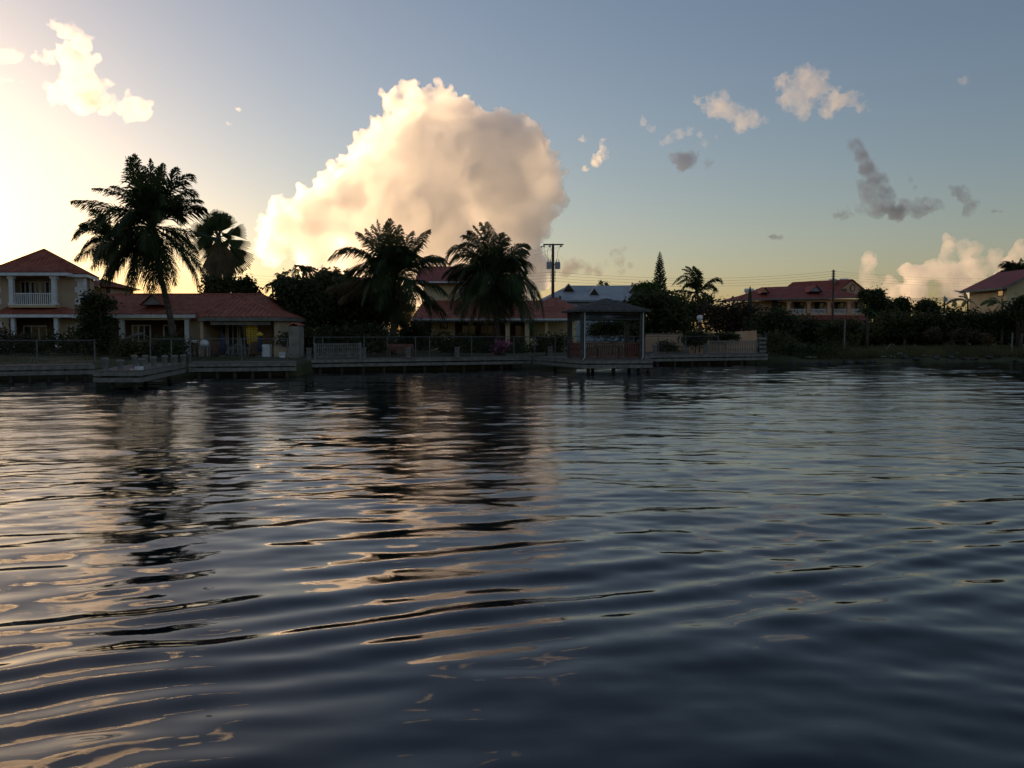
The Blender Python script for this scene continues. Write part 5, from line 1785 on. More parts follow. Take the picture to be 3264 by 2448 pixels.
tree("bright green leafy treetop over the gazebo's right corner", 84.0, r6([(1280, 610, 80, 60), (1400, 600, 100, 70), (1460, 650, 60, 60), (1350, 680, 110, 60)]), 2600, 0.28, "leaf3", 52, 2070)
tree("dark shrub seen through the gazebo's middle", 68.0, r6([(760, 1090, 100, 80), (880, 1080, 110, 90), (1000, 1090, 90, 90), (1140, 1120, 90, 90), (1230, 1150, 70, 80)]), 3400, 0.22, "leaf", 53, 1950, name="shrub", cat="shrub", depth=0.5, tr=0.05)
tree("dark round bush beside the gazebo's right dock post", 67.2, r6([(1580, 1310, 70, 60), (1660, 1330, 60, 50), (1540, 1350, 50, 40)]), 1500, 0.17, "leaf", 54, 2125, name="shrub", cat="shrub", group=GH, tr=0.04)
tree("clipped box hedge before the beige wall, left of the grey balustrade", 69.5, r7([(360, 920, 60, 50), (440, 930, 70, 50), (500, 910, 50, 44), (420, 890, 60, 30)]), 2200, 0.18, "leaf", 55, 2215, name="hedge", cat="hedge", group=GH, depth=0.5, tr=0.04)
tree("narrow dark hedge hugging the top of the beige wall", 70.2, r7([(640, 905, 60, 24), (720, 900, 60, 26), (790, 905, 50, 22)]), 1500, 0.17, "leaf", 56, 2310, name="hedge", cat="hedge", group=GH, depth=0.4, tr=0.03)

GR = "trees and scrub on the right bank"
tree("brown tangled scrub tree behind the beige wall", 86.0, r7([(600, 640, 130, 90), (760, 680, 150, 120), (920, 700, 150, 110), (640, 760, 150, 90), (820, 790, 160, 60)]), 6500, 0.26, "scrub", 61, 2330, group=GR, limbs=14)
tree("dark green tree under the windblown palm", 90.0, r7([(330, 640, 120, 110), (470, 640, 110, 100), (200, 560, 130, 90), (300, 760, 170, 90), (520, 540, 70, 50)]), 5200, 0.28, "leaf2", 62, 2190, group=GR)
tree("dark bushy tree just right of the dock's end", 80.0, r7([(1180, 700, 130, 80), (1100, 780, 110, 90), (1260, 800, 160, 130), (1180, 930, 130, 130)]), 6500, 0.26, "leaf", 63, 2460, group=GR)
tree("low bright leaved shrub on the bank right of the dock's end", 74.0, r7([(1200, 960, 90, 90), (1330, 980, 110, 90), (1240, 1050, 120, 60)]), 3200, 0.20, "leaf2", 64, 2490, group=GR, name="shrub", cat="shrub", tr=0.05)
tree("wide dark green tree before the peach villa's skirt roof", 84.0, r7([(1450, 800, 150, 90), (1560, 850, 160, 120), (1400, 900, 130, 120), (1650, 930, 120, 120)]), 6500, 0.26, "leaf", 65, 2575, group=GR)
tree("pale stemmed small tree with drooping crown by the peach villa", 80.0, r7([(1700, 860, 80, 70), (1820, 820, 90, 60), (1960, 830, 90, 70), (1900, 920, 130, 80)]), 3600, 0.24, "leaf2", 66, 2650, group=GR)
tree("tall dark tree at the right end of the peach villa", 92.0, r8([(510, 570, 80, 60), (450, 620, 80, 70), (580, 640, 90, 80), (620, 720, 90, 80), (500, 740, 80, 70), (430, 560, 50, 40), (560, 540, 40, 36)]), 6000, 0.30, "leaf", 67, 2790, group=GR)
tree("rounded tree second from left along the right bank's skyline", 96.0, r8([(710, 700, 60, 60), (830, 670, 70, 60), (780, 760, 110, 80), (880, 740, 70, 70), (830, 640, 34, 30)]), 4200, 0.28, "leaf", 68, 2870, group=GR)
tree("twin topped tree in the middle of the right bank's skyline", 96.0, r8([(1120, 680, 80, 50), (1180, 700, 70, 60), (1060, 730, 60, 50), (1150, 780, 110, 70)]), 4000, 0.28, "leaf", 69, 2960, group=GR)
tree("mass of mid green scrub at the foot of the skyline trees", 86.0, r8([(700, 860, 150, 90), (880, 880, 150, 110), (1060, 880, 150, 110), (1200, 900, 130, 110), (600, 930, 110, 90)]), 7000, 0.26, "leaf2", 70, 2880, group=GR)
tree("dark thicket under the banana plants", 84.0, r8([(1400, 850, 130, 110), (1560, 880, 130, 120), (1720, 860, 130, 110), (1880, 880, 130, 120), (2060, 860, 140, 130), (2200, 820, 120, 150)]), 8500, 0.26, "leaf", 71, 3140, group=GR, depth=0.5)
tree("long low dark shrubbery filling the gaps beneath the right bank's trees", 90.0, r8([(60, 1015, 170, 120), (300, 1015, 170, 130), (520, 1015, 160, 120), (760, 1020, 160, 120), (1000, 1020, 160, 120), (1240, 1020, 160, 120), (1480, 1020, 160, 120), (1720, 1020, 160, 120), (1960, 1020, 160, 120), (2180, 1020, 160, 120)]), 20000, 0.36, "leaf", 78, 2900, group=GR, name="shrubbery", cat="shrub", depth=0.4, limbs=10, clumps=90)
tree("tall dark tree at the far right before the yellow house", 82.0, r8([(2200, 690, 90, 80), (2250, 640, 60, 70), (2120, 780, 90, 60)]), 2600, 0.28, "leaf", 72, 3250, group=GR)
tree("low shrub with reddish twigs near the water at the far right", 77.5, r8([(1180, 1000, 90, 50), (1500, 1010, 110, 50), (1650, 1030, 70, 40)]), 2000, 0.18, "scrub", 73, 3010, group=GR, name="shrub", cat="shrub", tr=0.03)
tree("small yellowish shrub on the grassy bank at far right", 77.0, r8([(1790, 1065, 44, 40), (1830, 1100, 36, 30)]), 500, 0.17, "frond_dry", 74, 3150, group=GR, name="shrub", cat="shrub", tr=0.03)
tree("dark shrub overhanging the water at the left of the natural bank", 71.2, [(2500, 1120, 60, 22), (2580, 1118, 60, 20), (2660, 1112, 50, 20)], 2400, 0.18, "leaf", 75, 2570, group=GR, name="shrub", cat="shrub", depth=0.4, tr=0.03, base_z=0.35)
tree("small dark conifer tip left of centre above the grey roof", 160.0, [(1915, 905, 5, 9), (1915, 915, 7, 6)], 240, 0.30, "leaf", 76, 1915, name="conifer", limbs=2, tr=0.08, group="distant conifer tips above the grey roof", clumps=8)
tree("small dark conifer tip nearer the middle gable above the grey roof", 160.0, [(1934, 906, 4, 8), (1934, 914, 6, 6)], 220, 0.30, "leaf", 77, 1934, name="conifer", limbs=2, tr=0.08, group="distant conifer tips above the grey roof", clumps=8)


# ---- Norfolk pine
def norfolk_pine():
    D = 108.0
    zt, x = Z(803, D), X(2101, D)
    root = thing("norfolk_pine", (x, D, 1.0), "tall narrow pine with tiered branches rising right of the grey roof", "tree")
    MB().tube([(0, 0, -0.2), (0.1, 0, (zt - 1) * 0.5), (0, 0, zt - 1.0)], [0.26, 0.16, 0.02], 8).build("trunk", M["twig"], root, smooth=True)
    rs = np.random.RandomState(3)
    z0 = Z(990, D) - 1
    n = 27
    mb = MB()
    for i in range(n):
        u = i / (n - 1)
        z = z0 + (zt - 1.05 - z0) * u ** 0.9
        L = (1.25 * (1 - u) ** 0.8 + 0.10)
        for k in range(7):
            a = 2 * PI * (k + 0.5 * (i % 2)) / 7 + rs.uniform(-0.2, 0.2)
            l = L * rs.uniform(0.8, 1.08)
            dx, dy = math.cos(a), math.sin(a)
            p = [Vector((0, 0, z)), Vector((dx * l * 0.5, dy * l * 0.5, z + 0.02 * l)), Vector((dx * l * 0.85, dy * l * 0.85, z + 0.22 * l)), Vector((dx * l, dy * l, z + 0.42 * l))]
            mb.tube(p, [0.03, 0.055, 0.06, 0.02], 5)
            for s in (-1, 1):
                for w in (0.45, 0.65, 0.85):
                    b = Vector((dx * l * w, dy * l * w, z + 0.42 * l * w * w))
                    e = b + Vector((-dy * s * 0.30 * l + dx * 0.2 * l, dx * s * 0.30 * l + dy * 0.2 * l, 0.16 * l)) * (1.15 - w * 0.5)
                    mb.tube([b, e], [0.04, 0.02], 4)
    mb.build("branches", M["pine"], root)


norfolk_pine()


# ---- bare tree
def bare_tree(label, px, py0, D, H, seed, spread=0.5, name="bare_tree", base_z=None, mat="twig"):
    rs = random.Random(seed)
    gz = GZ if base_z is None else base_z
    root = thing(name, (X(px, D), D, gz), label, "tree")
    mb = MB()

    def grow(p, d, L, r, lev):
        q = p + d * L
        mid = (p + q) / 2 + Vector((rs.uniform(-1, 1), rs.uniform(-1, 1), rs.uniform(-0.3, 0.6))) * L * 0.09
        mb.tube([p, mid, q], [r, r * 0.85, r * 0.68], 5)
        if lev == 0:
            return
        for k in range(3 if lev > 2 else 2):
            v = (d + Vector((rs.uniform(-1, 1), rs.uniform(-1, 1), rs.uniform(-0.35, 0.6))) * (spread + 0.45)).normalized()
            grow(p.lerp(q, rs.uniform(0.6, 1.0)), v, L * rs.uniform(0.58, 0.82), max(r * 0.62, 0.012), lev - 1)
    grow(Vector((0, 0, -0.2)), Vector((0.05, 0, 1)), H * 0.36, 0.14, 5)
    mb.build("branches", M[mat], root)


bare_tree("leafless tree with fine twigs against the glow beside the fan palm", 812, 0, 72.0, 5.6, 12, 0.55)
bare_tree("leafless spiky scrub tree left of the peach villa's low wing", 2318, 0, 92.0, 4.6, 8, 0.7, base_z=0.9)
bare_tree("sprawling leafless branches over the brown scrub behind the beige wall", 2400, 0, 84.0, 4.0, 15, 0.8, base_z=0.9)


def cactus():
    D = 90.0
    p = at(2390, 985, D)
    root = thing("cactus_column", (p.x, D, 0.9), "dark columnar cactus standing before the peach villa's left wing", "cactus")
    zt = Z(913, D) - 0.9
    mb = MB()
    n = 10
    pts = [(0, 0, zt * k / 9) for k in range(10)]
    mb.tube(pts, [0.16, 0.19, 0.2, 0.2, 0.19, 0.2, 0.19, 0.18, 0.16, 0.05], n)
    for k in range(0, len(mb.v)):
        if k % 2 == 0:
            x, y, z = mb.v[k]
            mb.v[k] = (x * 0.72, y * 0.72, z)
    mb.build("stem", M["pine"], root)
    for s, z in ((1, 0.55), (-1, 0.4)):
        MB().tube([(0, 0, zt * z), (s * 0.35, 0, zt * z + 0.1), (s * 0.42, 0, zt * z + 0.4), (s * 0.42, 0, zt * z + 0.9)], [0.1, 0.12, 0.12, 0.05], 8).build("arm", M["pine"], root)


cactus()


# ---- banana plants and the paw-paw
def banana(label, px, D, leaves, seed, stem_top, name="banana_plant", group="banana plants before the yellow house"):
    rs = np.random.RandomState(seed)
    root = thing(name, (X(px, D), D, 0.9), label, "plant", group)
    c = at(px, stem_top, D)
    MB().tube([(c.x, D, 0.7), (c.x + 0.05, D, (0.9 + c.z) / 2), tuple(c)], [0.16, 0.13, 0.07], 8).build("stem", M["bark"], root, smooth=True, world=True)
    for tx, ty in leaves:
        q = at(tx, ty, D)
        q.y += rs.uniform(-0.8, 0.8)
        m = (c + q) / 2 + Vector((0, 0, 0.22 * (q - c).length))
        k = m * 2 - (c + q) * 0.5
        mb = MB()
        n = 12
        L = (q - c).length
        for i in range(n):
            if rs.rand() < 0.08:
                continue                                     # torn gap in the blade
            row = []
            for u in (i / n, (i + 0.94) / n):
                p = c * (1 - u) ** 2 + k * (2 * u * (1 - u)) + q * u * u
                d = ((k - c) * (1 - u) + (q - k) * u).normalized()
                s = d.cross(Vector((0.15, -0.35, 1))).normalized()
                w = 0.34 * min(1, L / 2.0) * math.sin(PI * min(1, 0.06 + u * 0.93)) ** 0.6
                row.append((p - s * w - Vector((0, 0, w * 0.35)), p, p + s * w - Vector((0, 0, w * 0.35))))
            (a0, a1, a2), (b0, b1, b2) = row
            mb.poly([a0, a1, b1, b0])
            mb.poly([a1, a2, b2, b1])
        mb.build("leaf", M["banana"], root, world=True)


Q8 = lambda pts: [(2640 + x / 3.545, 780 + y / 3.545) for x, y in pts]
banana("banana plant with one leaf raised against the sky left of the yellow house", 3085, 84.5, Q8([(1410, 525), (1550, 520), (1430, 600), (1640, 620), (1480, 720), (1700, 720), (1340, 680)]), 1, 960)
banana("tall banana plant in front of the yellow house's flank", 3195, 83.5, Q8([(1810, 610), (1960, 565), (1690, 690), (2060, 640), (1780, 700), (2120, 720), (1900, 760)]), 2, 970)
banana("low banana plant left of the row, leaves near the scrub", 3035, 85.5, Q8([(1290, 660), (1440, 610), (1260, 740), (1500, 700), (1340, 800)]), 3, 995)
banana("banana plant at the right edge with dark hanging leaves", 3245, 82.5, Q8([(2080, 680), (2230, 640), (2040, 780), (2290, 730), (2160, 800)]), 4, 985)
banana("pale stemmed paw-paw like plant with drooping leaves right of the peach villa", 2765, 78.0, Q8([(330, 740), (400, 700), (490, 740), (350, 820), (520, 820), (430, 690), (300, 790)]), 5, 990, name="papaya_tree", group=None)


# ---- small posts, rocks, litter and grass on the natural bank
for px, y0, y1, lab in ((2692, 1018, 1090, "thin grey stake standing in the scrub before the peach villa"), (3227, 1060, 1100, "short grey stake at the far right of the grassy bank")):
    D = 76.5
    s = thing("stake", (X(px, D), D, 0.7), lab, "post")
    MB().tube([(0, 0, -0.2), (0.02, 0, Z(y0, D) - 0.7)], [0.07, 0.06], 7).build("shaft", M["board"], s)
bd = thing("leaning_branch", (X(2815, 76.0), 76.0, 0.75), "bare dead branch leaning out of the grass on the right bank", "branch")
MB().tube([(0, 0, 0), (0.4, 0, 0.35), (0.75, 0, 0.75)], [0.05, 0.04, 0.02], 6).build("stick", M["board"], bd)


def shore_y(x):
    xs = [p[0] for p in SHORE]
    ys = [p[1] for p in SHORE]
    return float(np.interp(x, xs, ys))


def rock_mesh(seed, r):
    bm = bmesh.new()
    bmesh.ops.create_icosphere(bm, subdivisions=2, radius=r)
    for v in bm.verts:
        v.co *= 1 + 0.35 * noise.noise(v.co / r * 1.2 + Vector((seed * 3.1, 0, 0)))
        v.co.z *= 0.62
    me = bpy.data.meshes.new("rock")
    bm.to_mesh(me)
    bm.free()
    me.materials.append(M["rock"])
    return me


rk = random.Random(5)
rm = [rock_mesh(i, 0.28) for i in range(6)]
for i in range(28):
    x = 20.5 + (43 - 20.5) * (i + rk.uniform(-0.4, 0.4)) / 28
    d = rk.uniform(-0.1, 1.3)
    o = bpy.data.objects.new("shore_rock", rm[i % 6])
    COL.objects.link(o)
    o.location = (x, shore_y(x) + d, max(0.0, float(land_z(x, 0, max(d, 0)))) + 0.03)
    s = rk.uniform(0.45, 1.4)
    o.scale = (s, s, s * rk.uniform(0.7, 1.1))
    o.rotation_euler = (0, 0, rk.uniform(0, 6))
    tag(o, "dark weathered rock along the waterline of the natural bank", "rock", "rocks along the natural bank")
lit = Q8([(583, 1148), (810, 1215), (930, 1245), (955, 1280), (1010, 1240), (1180, 1287), (1310, 1157), (1300, 795), (575, 1335), (250, 1300)])
words = ("white plastic scrap on the grass left of the rest", "pale scrap leaning on the bank left of the heap", "largest white scrap on the bank slope", "pale scrap below the largest white one",
         "small grey scrap right of the largest white one", "white sheet crumpled just over the waterline", "dull scrap high on the grass", "white rag caught up in the scrub trees",
         "white scrap floating at the bank's foot", "pale scrap at the left end of the natural bank")
for i, ((px, py), lab) in enumerate(zip(lit, words)):
    D = 74.5 if i != 7 else 83
    dist = min(78.0, (EYE - 0.5) * FPX / max(20, py - 1055)) if i != 7 else 83
    p = at(px, py, dist)
    x = p.x
    y = shore_y(x) + (2.2 if py < 1110 else 1.3 if py < 1135 else 0.9)
    o = thing("plastic_scrap", (x, y, float(land_z(x, 0, y - shore_y(x))) + 0.06) if i != 7 else tuple(p), lab, "litter", "white litter along the bank")
    mb = MB()
    r2 = random.Random(i)
    n = 8
    g = [[Vector(((a - 2) * 0.10, (b - 1.5) * 0.10, 0.06 + r2.uniform(-0.05, 0.07))) for b in range(4)] for a in range(5)]
    for a in range(4):
        for b in range(3):
            mb.poly([g[a][b], g[a + 1][b], g[a + 1][b + 1], g[a][b + 1]])
    sh = mb.build("sheet", M["litter"], o, smooth=True)
    sh.modifiers.new("s", "SOLIDIFY").thickness = 0.015


def grass(name, label, x0, x1, d0, d1, n, h, seed):
    rs = np.random.RandomState(seed)
    x = rs.uniform(x0, x1, n)
    d = d0 + (d1 - d0) * rs.rand(n) ** 1.2
    xs = [p[0] for p in SHORE]
    ys = [p[1] for p in SHORE]
    y = np.interp(x, xs, ys) + d
    z = land_z(x, y, d) - 0.03
    keep = np.sin(x * 1.3 + 2 * np.sin(d * 1.1)) + rs.normal(0, 0.6, n) > -0.7
    x, y, z = x[keep], y[keep], z[keep]
    m = len(x)
    p = np.stack([x, y, z], 1)
    hh = h * rs.uniform(0.4, 1.25, m)
    lean = rs.normal(0, 0.35, (m, 2)) * hh[:, None]
    t = p + np.stack([lean[:, 0], lean[:, 1], hh], 1)
    a = rs.uniform(0, PI, m)
    w = np.stack([np.cos(a), np.sin(a), np.zeros(m)], 1) * 0.022
    v = np.stack([p - w, p + w, t], 1).reshape(-1, 3)
    i = np.arange(m) * 3
    tag(mesh_np(name, v, np.stack([i, i + 1, i + 2], 1), M["grass"]), label, "grass", kind="stuff")


grass("bank_grass", "rank dry grass on the natural bank at the right", 20.5, 45, 0.7, 9, 42000, 0.46, 3)
grass("lawn_grass", "short lawn grass behind the left walkway", -46, -16, 1.0, 14, 22000, 0.10, 4)


def far_wood():
    """The wood closing the view inland, one mass of small crowns."""
    rs = np.random.RandomState(9)
    V, F, b = [], [], 0
    for i in range(70):
        x = -150 + 330 * i / 69 + rs.uniform(-2, 2)
        D = 190 + rs.uniform(-12, 12)
        h = rs.uniform(3.6, 6.2)
        px = 1632 + x / D * FPX
        v, f = leaf_cloud([(px, 1055 + (2.5 - 1.2 - h * 0.55) / D * FPX, 4.0 / D * FPX, h * 0.55 / D * FPX)], D, 420, 0.62, rs, 0.9, 14)
        V.append(v)
        F.append(f + b)
        b += len(v)
    tag(mesh_np("far_wood", np.vstack(V), np.vstack(F), M["leaf"]), "low dark far off wood along the horizon behind the houses", "wood", kind="stuff")


far_wood()

# ================================================================== CLOUDS: closed, bumpy bodies of scattering vapour
def vapour(name, density, aniso, col=(1, 1, 1), wisp=0.0, gap=0.42):
    m = bpy.data.materials.new(name)
    m.use_nodes = True
    t = m.node_tree
    t.nodes.remove(t.nodes["Principled BSDF"])
    pv = t.nodes.new("ShaderNodeVolumePrincipled")
    pv.inputs["Color"].default_value = (*col, 1)
    pv.inputs["Density"].default_value = density
    pv.inputs["Anisotropy"].default_value = aniso
    if wisp:                                             # uneven vapour: thin and thick shreds about wisp metres across
        co = t.nodes.new("ShaderNodeTexCoord")
        nz = t.nodes.new("ShaderNodeTexNoise")
        nz.inputs["Scale"].default_value = 1.0 / wisp
        nz.inputs["Detail"].default_value = 5
        nz.inputs["Roughness"].default_value = 0.62
        mr = t.nodes.new("ShaderNodeMapRange")
        mr.inputs["From Min"].default_value = gap
        mr.inputs["From Max"].default_value = 0.66
        mr.inputs["To Min"].default_value = 0.0
        mr.inputs["To Max"].default_value = density * 2.2
        t.links.new(co.outputs["Object"], nz.inputs["Vector"])
        t.links.new(nz.outputs["Fac"], mr.inputs["Value"])
        t.links.new(mr.outputs["Result"], pv.inputs["Density"])
    t.links.new(pv.outputs["Volume"], t.nodes["Material Output"].inputs["Volume"])
    return m


ICO = None


def ico():
    global ICO
    if ICO is None:
        bm = bmesh.new()
        bmesh.ops.create_icosphere(bm, subdivisions=2, radius=1.0)
        ICO = (np.array([v.co[:] for v in bm.verts]), np.array([[v.index for v in f.verts] for f in bm.faces]))
        bm.free()
    return ICO


def cloud(label, blobs, D, mat, seed, voxel, levels=2, kids=9, disp=0.25, depth=0.6, group=None, flat=1.0, dscale=1.0, ragged=False, fine=0, swell=1.0):
    """blobs: (px, py, r px) as measured in the photograph; D metres away; depth of the body follows its width."""
    rs = np.random.RandomState(seed)
    k = D / FPX
    sph = []
    for px, py, r in blobs:
        r = r * swell
        p = at(px, py, D)
        sph.append((np.array([p.x, p.y + rs.uniform(-depth, depth) * r * k, p.z]), r * k))
    out = list(sph)
    cur = sph
    for lv in range(levels):
        nxt = []
        for c, r in cur:
            for j in range(kids):
                d = rs.normal(size=3)
                d /= np.linalg.norm(d)
                if d[2] < -0.3:
                    d[2] *= -1
                rr = r * (rs.uniform(0.16, 0.42) if ragged else rs.uniform(0.28, 0.5))
                nxt.append((c + d * (r + (rs.uniform(-0.6, 0.9) if ragged else -0.35) * rr) * np.array([1, 1, flat]), rr))
        out += nxt
        cur = nxt
    tiny = []
    for c, r in (cur if fine else ()):
        for j in range(fine):                             # the smallest billows on the skin
            d = rs.normal(size=3)
            d /= np.linalg.norm(d)
            tiny.append((c + d * r, r * rs.uniform(0.22, 0.5)))
    iv, jf = ico()
    vs_, fs_ = [], []
    for n, (c, r) in enumerate(out):
        vs_.append(iv * r * np.array([1, 1, flat]) + c)
        fs_.append(jf + n * len(iv))
    if tiny:
        bm = bmesh.new()
        bmesh.ops.create_icosphere(bm, subdivisions=1, radius=1.0)
        tv, tf = np.array([v.co[:] for v in bm.verts]), np.array([[v.index for v in f.verts] for f in bm.faces])
        bm.free()
        b0 = len(out) * len(iv)
        vs_.append(np.vstack([tv * r + c for c, r in tiny]))
        fs_.append(np.vstack([tf + b0 + n * len(tv) for n in range(len(tiny))]))
    o = mesh_np("cloud", np.vstack(vs_), np.vstack(fs_), mat)
    md = o.modifiers.new("r", "REMESH")
    md.mode = "VOXEL"
    md.voxel_size = voxel
    dg = bpy.context.evaluated_depsgraph_get()
    me = bpy.data.meshes.new_from_object(o.evaluated_get(dg))
    o.modifiers.clear()
    old = o.data
    o.data = me
    bpy.data.meshes.remove(old)
    # cauliflower detail: push the skin in and out
    n = len(me.vertices)
    co = np.empty(n * 3, np.float32)
    me.vertices.foreach_get("co", co)
    co = co.reshape(-1, 3)
    nr = np.empty(n * 3, np.float32)
    me.vertices.foreach_get("normal", nr)
    nr = nr.reshape(-1, 3)
    size = np.mean([r for c, r in sph]) * dscale
    add = np.empty(n, np.float32)
    f1, f2 = 1.6 / size, 5.0 / size
    for i in range(n):
        p = Vector(co[i])
        add[i] = noise.fractal(p * f1, 0.8, 2.0, 3) * 0.9 - abs(noise.noise(p * f2)) * 0.55 - abs(noise.noise(p * f2 * 2.3)) * 0.32 - abs(noise.noise(p * f2 * 5.1)) * 0.18
    co = co + nr * (add * disp * size)[:, None]
    me.vertices.foreach_set("co", co.astype(np.float32).ravel())
    me.polygons.foreach_set("use_smooth", np.ones(len(me.polygons), dtype=bool))
    me.update()
    md = o.modifiers.new("r", "REMESH")                 # closes the folds left by the push
    md.mode = "VOXEL"
    md.voxel_size = voxel
    dg = bpy.context.evaluated_depsgraph_get()
    me2 = bpy.data.meshes.new_from_object(o.evaluated_get(dg))
    o.modifiers.clear()
    o.data = me2
    bpy.data.meshes.remove(me)
    me = me2
    me.polygons.foreach_set("use_smooth", np.ones(len(me.polygons), dtype=bool))
    if not me.materials:
        me.materials.append(mat)
    return tag(o, label, "cloud", group)


def zoom(blobs, ox, oy, sc):
    return [(ox + x / sc, oy + y / sc, r / sc) for x, y, r in blobs]


VD = 3000.0
cumulus = vapour("cumulus_vapour", 0.044, 0.82)
cloud("huge towering cumulus cloud glowing cream on its left side behind the palms",
      [(1413, 303, 36), (1380, 318, 34), (1317, 306, 38), (1245, 324, 38), (1345, 378, 86), (1448, 386, 70), (1536, 408, 40), (1606, 400, 38),
       (1660, 440, 50), (1702, 502, 58), (1728, 562, 60), (1738, 625, 58), (1722, 690, 54), (1672, 742, 70), (1232, 412, 50),
       (1206, 480, 60), (1152, 525, 52), (1082, 562, 46), (1062, 626, 58), (985, 660, 54), (912, 682, 48), (866, 728, 48),
       (929, 755, 65), (1030, 730, 80), (1426, 523, 165), (1277, 573, 140), (1575, 573, 150), (1153, 672, 110), (1377, 722, 150),
       (1560, 722, 150), (1377, 860, 140), (1560, 860, 140), (1180, 830, 110), (1000, 840, 70), (1660, 880, 90), (880, 800, 60)],
      VD, cumulus, 3, 3.6, levels=2, kids=16, disp=0.36, fine=3)

bright = vapour("bright_vapour", 0.011, 0.55, wisp=150, gap=0.34)
cloud("brilliant yellow white cloud slanting down at upper left of the sky",
      zoom([(490, 230, 45), (560, 270, 75), (650, 280, 70), (680, 370, 80), (760, 400, 60), (560, 480, 90), (420, 520, 60), (320, 510, 40),
            (640, 560, 110), (760, 560, 90), (870, 520, 45), (640, 700, 110), (780, 750, 120), (560, 830, 110), (700, 880, 130),
            (850, 850, 110), (950, 740, 50), (930, 930, 100), (1060, 950, 70), (1180, 920, 80), (1250, 980, 90), (1150, 1030, 70),
            (480, 880, 60)], 0, 0, 2.765), VD, bright, 5, 3.2, levels=2, kids=10, disp=0.35, ragged=True)
thin = vapour("thin_vapour", 0.0050, 0.5, wisp=60, gap=0.28)
G1 = "small ragged clouds drifting in the sky"
cloud("pale orange cloud patch at the left edge of the sky", zoom([(100, 490, 70), (20, 470, 60), (180, 480, 35), (20, 540, 50)], 0, 0, 2.765),
      VD, thin, 8, 5, disp=0.4, group=G1)
cloud("thin flat cloud streak at the left edge under the orange patch", zoom([(100, 715, 40), (0, 710, 55), (200, 725, 30), (270, 735, 20)], 0, 0, 2.765),
      VD, thin, 9, 5, disp=0.35, group=G1, flat=0.5)
wisp = vapour("wisp_vapour", 0.020, 0.5, wisp=30)
cloud("tiny pale wisp above and left of the huge cumulus", zoom([(2110, 970, 22), (2150, 1000, 18), (2085, 960, 14)], 0, 0, 2.765), VD, wisp, 11, 2.2, disp=0.5, group=G1)
cloud("faint tiny wisp just under another pale wisp left of the cumulus", zoom([(2010, 1090, 18), (2040, 1100, 14)], 0, 0, 2.765), VD, wisp, 12, 2.2, disp=0.5, group=G1)
Q = (1800, 100, 1.511)
cloud("largest peach cloud high on the right, star shaped with a tail",
      zoom([(1150, 190, 28), (1150, 250, 55), (1110, 320, 60), (1190, 280, 55), (1040, 240, 26), (1015, 232, 14), (1250, 212, 24), (1150, 375, 42), (1300, 340, 45),
            (1370, 330, 36), (1420, 370, 24), (1270, 385, 34), (1455, 380, 13)], *Q), VD, thin, 21, 2.6, levels=2, kids=12, disp=0.5, ragged=True, group=G1, swell=1.22)
cloud("peach cloud with ragged trailing right end, left of the largest peach one",
      zoom([(760, 310, 24), (740, 370, 46), (800, 390, 44), (690, 370, 26), (640, 340, 18), (860, 430, 42), (910, 440, 32), (960, 430, 15),
            (840, 462, 30)], *Q), VD, thin, 22, 2.6, levels=2, kids=12, disp=0.5, ragged=True, group=G1, swell=1.22)
cloud("thin arching peach wisp curling between two bigger clouds",
      zoom([(380, 440, 18), (420, 470, 18), (500, 520, 20), (550, 500, 24), (600, 490, 18), (650, 500, 15), (670, 545, 16), (730, 510, 9), (470, 540, 14)], *Q), VD, thin, 23, 2.6,
      levels=2, kids=12, disp=0.5, ragged=True, group=G1, swell=1.22)
cloud("bright little hooked wisp right beside the huge cumulus",
      zoom([(90, 520, 16), (185, 540, 19), (180, 600, 26), (150, 630, 26), (100, 662, 15), (197, 570, 14)], *Q), VD, wisp, 24, 2.6,
      levels=2, kids=12, disp=0.45, ragged=True, group=G1, swell=1.22)
dark = vapour("shade_tinted_vapour", 0.016, 0.90, (0.58, 0.60, 0.68), wisp=110, gap=0.30)  # grey tint puts the clouds' shade into the vapour colour
cloud("small round grey cloud under the peach wisps",
      zoom([(530, 610, 24), (575, 630, 38), (605, 620, 28), (560, 660, 20), (690, 640, 18)], *Q), VD, dark, 25, 2.6, levels=2, kids=12, disp=0.45, ragged=True, group=G1, swell=1.22)
cloud("large dark grey cloud shaped like a boot on the right",
      zoom([(1390, 550, 36), (1430, 600, 38), (1460, 660, 46), (1500, 720, 50), (1480, 780, 58), (1540, 800, 50), (1500, 860, 50), (1430, 850, 36),
            (1350, 880, 34), (1310, 890, 18), (1580, 870, 45), (1650, 850, 42), (1700, 860, 48), (1770, 840, 40), (1812, 850, 18), (1660, 720, 15),
            (1690, 750, 14), (1610, 880, 40)], *Q), VD, dark, 26, 2.8, levels=2, kids=12, disp=0.4, ragged=True)
cloud("dark grey cloudlet right of the boot shaped cloud", zoom([(1890, 770, 24), (1930, 800, 26), (1960, 840, 27), (1940, 870, 22), (1870, 790, 12)], *Q), VD, dark,
      27, 2.6, levels=2, kids=12, disp=0.45, ragged=True, group=G1, swell=1.22)
cloud("rightmost tiny flat grey cloud", zoom([(2070, 865, 16), (2100, 868, 14)], *Q), VD, dark, 28, 2.6, disp=0.5, group=G1, flat=0.6)
cloud("tiny lens shaped grey cloud alone above the right houses", zoom([(1010, 990, 24), (1035, 995, 20), (985, 990, 14)], *Q), VD, dark, 29, 2.6, disp=0.4, group=G1, flat=0.6)
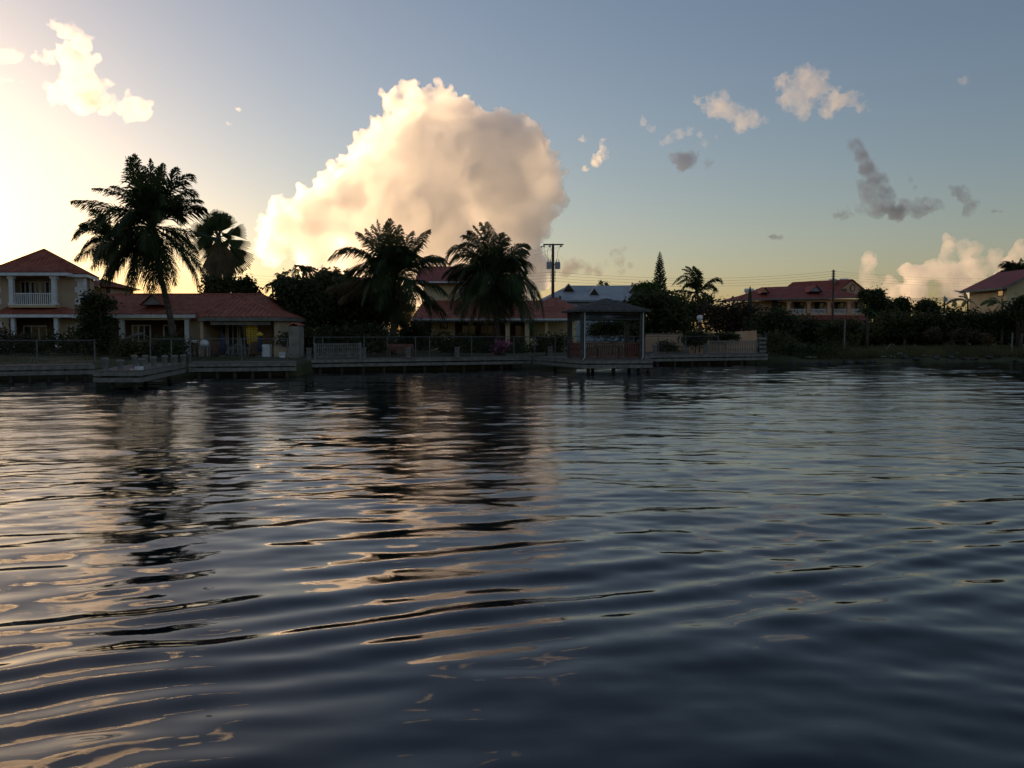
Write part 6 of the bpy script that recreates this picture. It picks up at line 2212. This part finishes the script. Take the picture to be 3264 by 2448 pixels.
cloud("faint pinkish cloud puff near the top right corner", zoom([(1925, 240, 22), (1900, 230, 12)], *Q), VD, vapour("faint_vapour", 0.007, 0.4), 30, 3, disp=0.5, group=G1)
mauve = vapour("mauve_vapour", 0.009, 0.88, (0.62, 0.58, 0.60), wisp=150)
cloud("low mauve cumulus row over the grey roofed building",
      zoom([(290, 1045, 15), (265, 1070, 24), (230, 1070, 20), (260, 1110, 34), (270, 1150, 30), (210, 1130, 28), (320, 1130, 18), (80, 1130, 30),
            (50, 1140, 36), (10, 1110, 26), (110, 1150, 30), (0, 1150, 40), (160, 1155, 30)], *Q), 6000, mauve, 31, 5, levels=2, kids=10, disp=0.35, ragged=True)
bank = vapour("bank_vapour", 0.008, 0.5, wisp=260)
cloud("long bank of peach cumulus low over the right shore",
      zoom([(1850, 1000, 30), (1850, 1050, 44), (1920, 1050, 50), (1990, 1050, 38), (2080, 1080, 38), (1830, 1090, 32), (1455, 1100, 36),
            (1480, 1115, 34), (1450, 1150, 36), (1450, 1190, 40), (1480, 1240, 50), (1560, 1230, 52), (1650, 1150, 40), (1700, 1170, 52),
            (1780, 1150, 54), (1850, 1160, 62), (1950, 1150, 62), (2050, 1130, 52), (2150, 1130, 52), (2210, 1060, 50), (1700, 1250, 70),
            (1850, 1250, 80), (2000, 1240, 80), (2130, 1230, 70), (1600, 1270, 50), (1390, 1205, 22)], *Q), 6000, bank, 32, 8, levels=2, kids=7, disp=0.2)
over = vapour("overhead_vapour", 0.016, 0.78)
cloud("bright cloud high on the left above the frame, mirrored gold in the near water",
      [(40, -260, 110), (160, -170, 100), (300, -240, 90), (-80, -180, 110), (430, -150, 60), (250, -330, 80), (560, -280, 60), (80, -420, 90), (660, -230, 40)],
      VD, over, 41, 6, levels=2, kids=8, disp=0.3, flat=0.7)
cloud("small bright cloud above the top middle of the frame", [(1700, -60, 40), (1790, -90, 46), (1640, -110, 30), (1500, -180, 34), (1330, -150, 40)], VD, over, 42, 4, levels=2, kids=8, disp=0.35, flat=0.6)
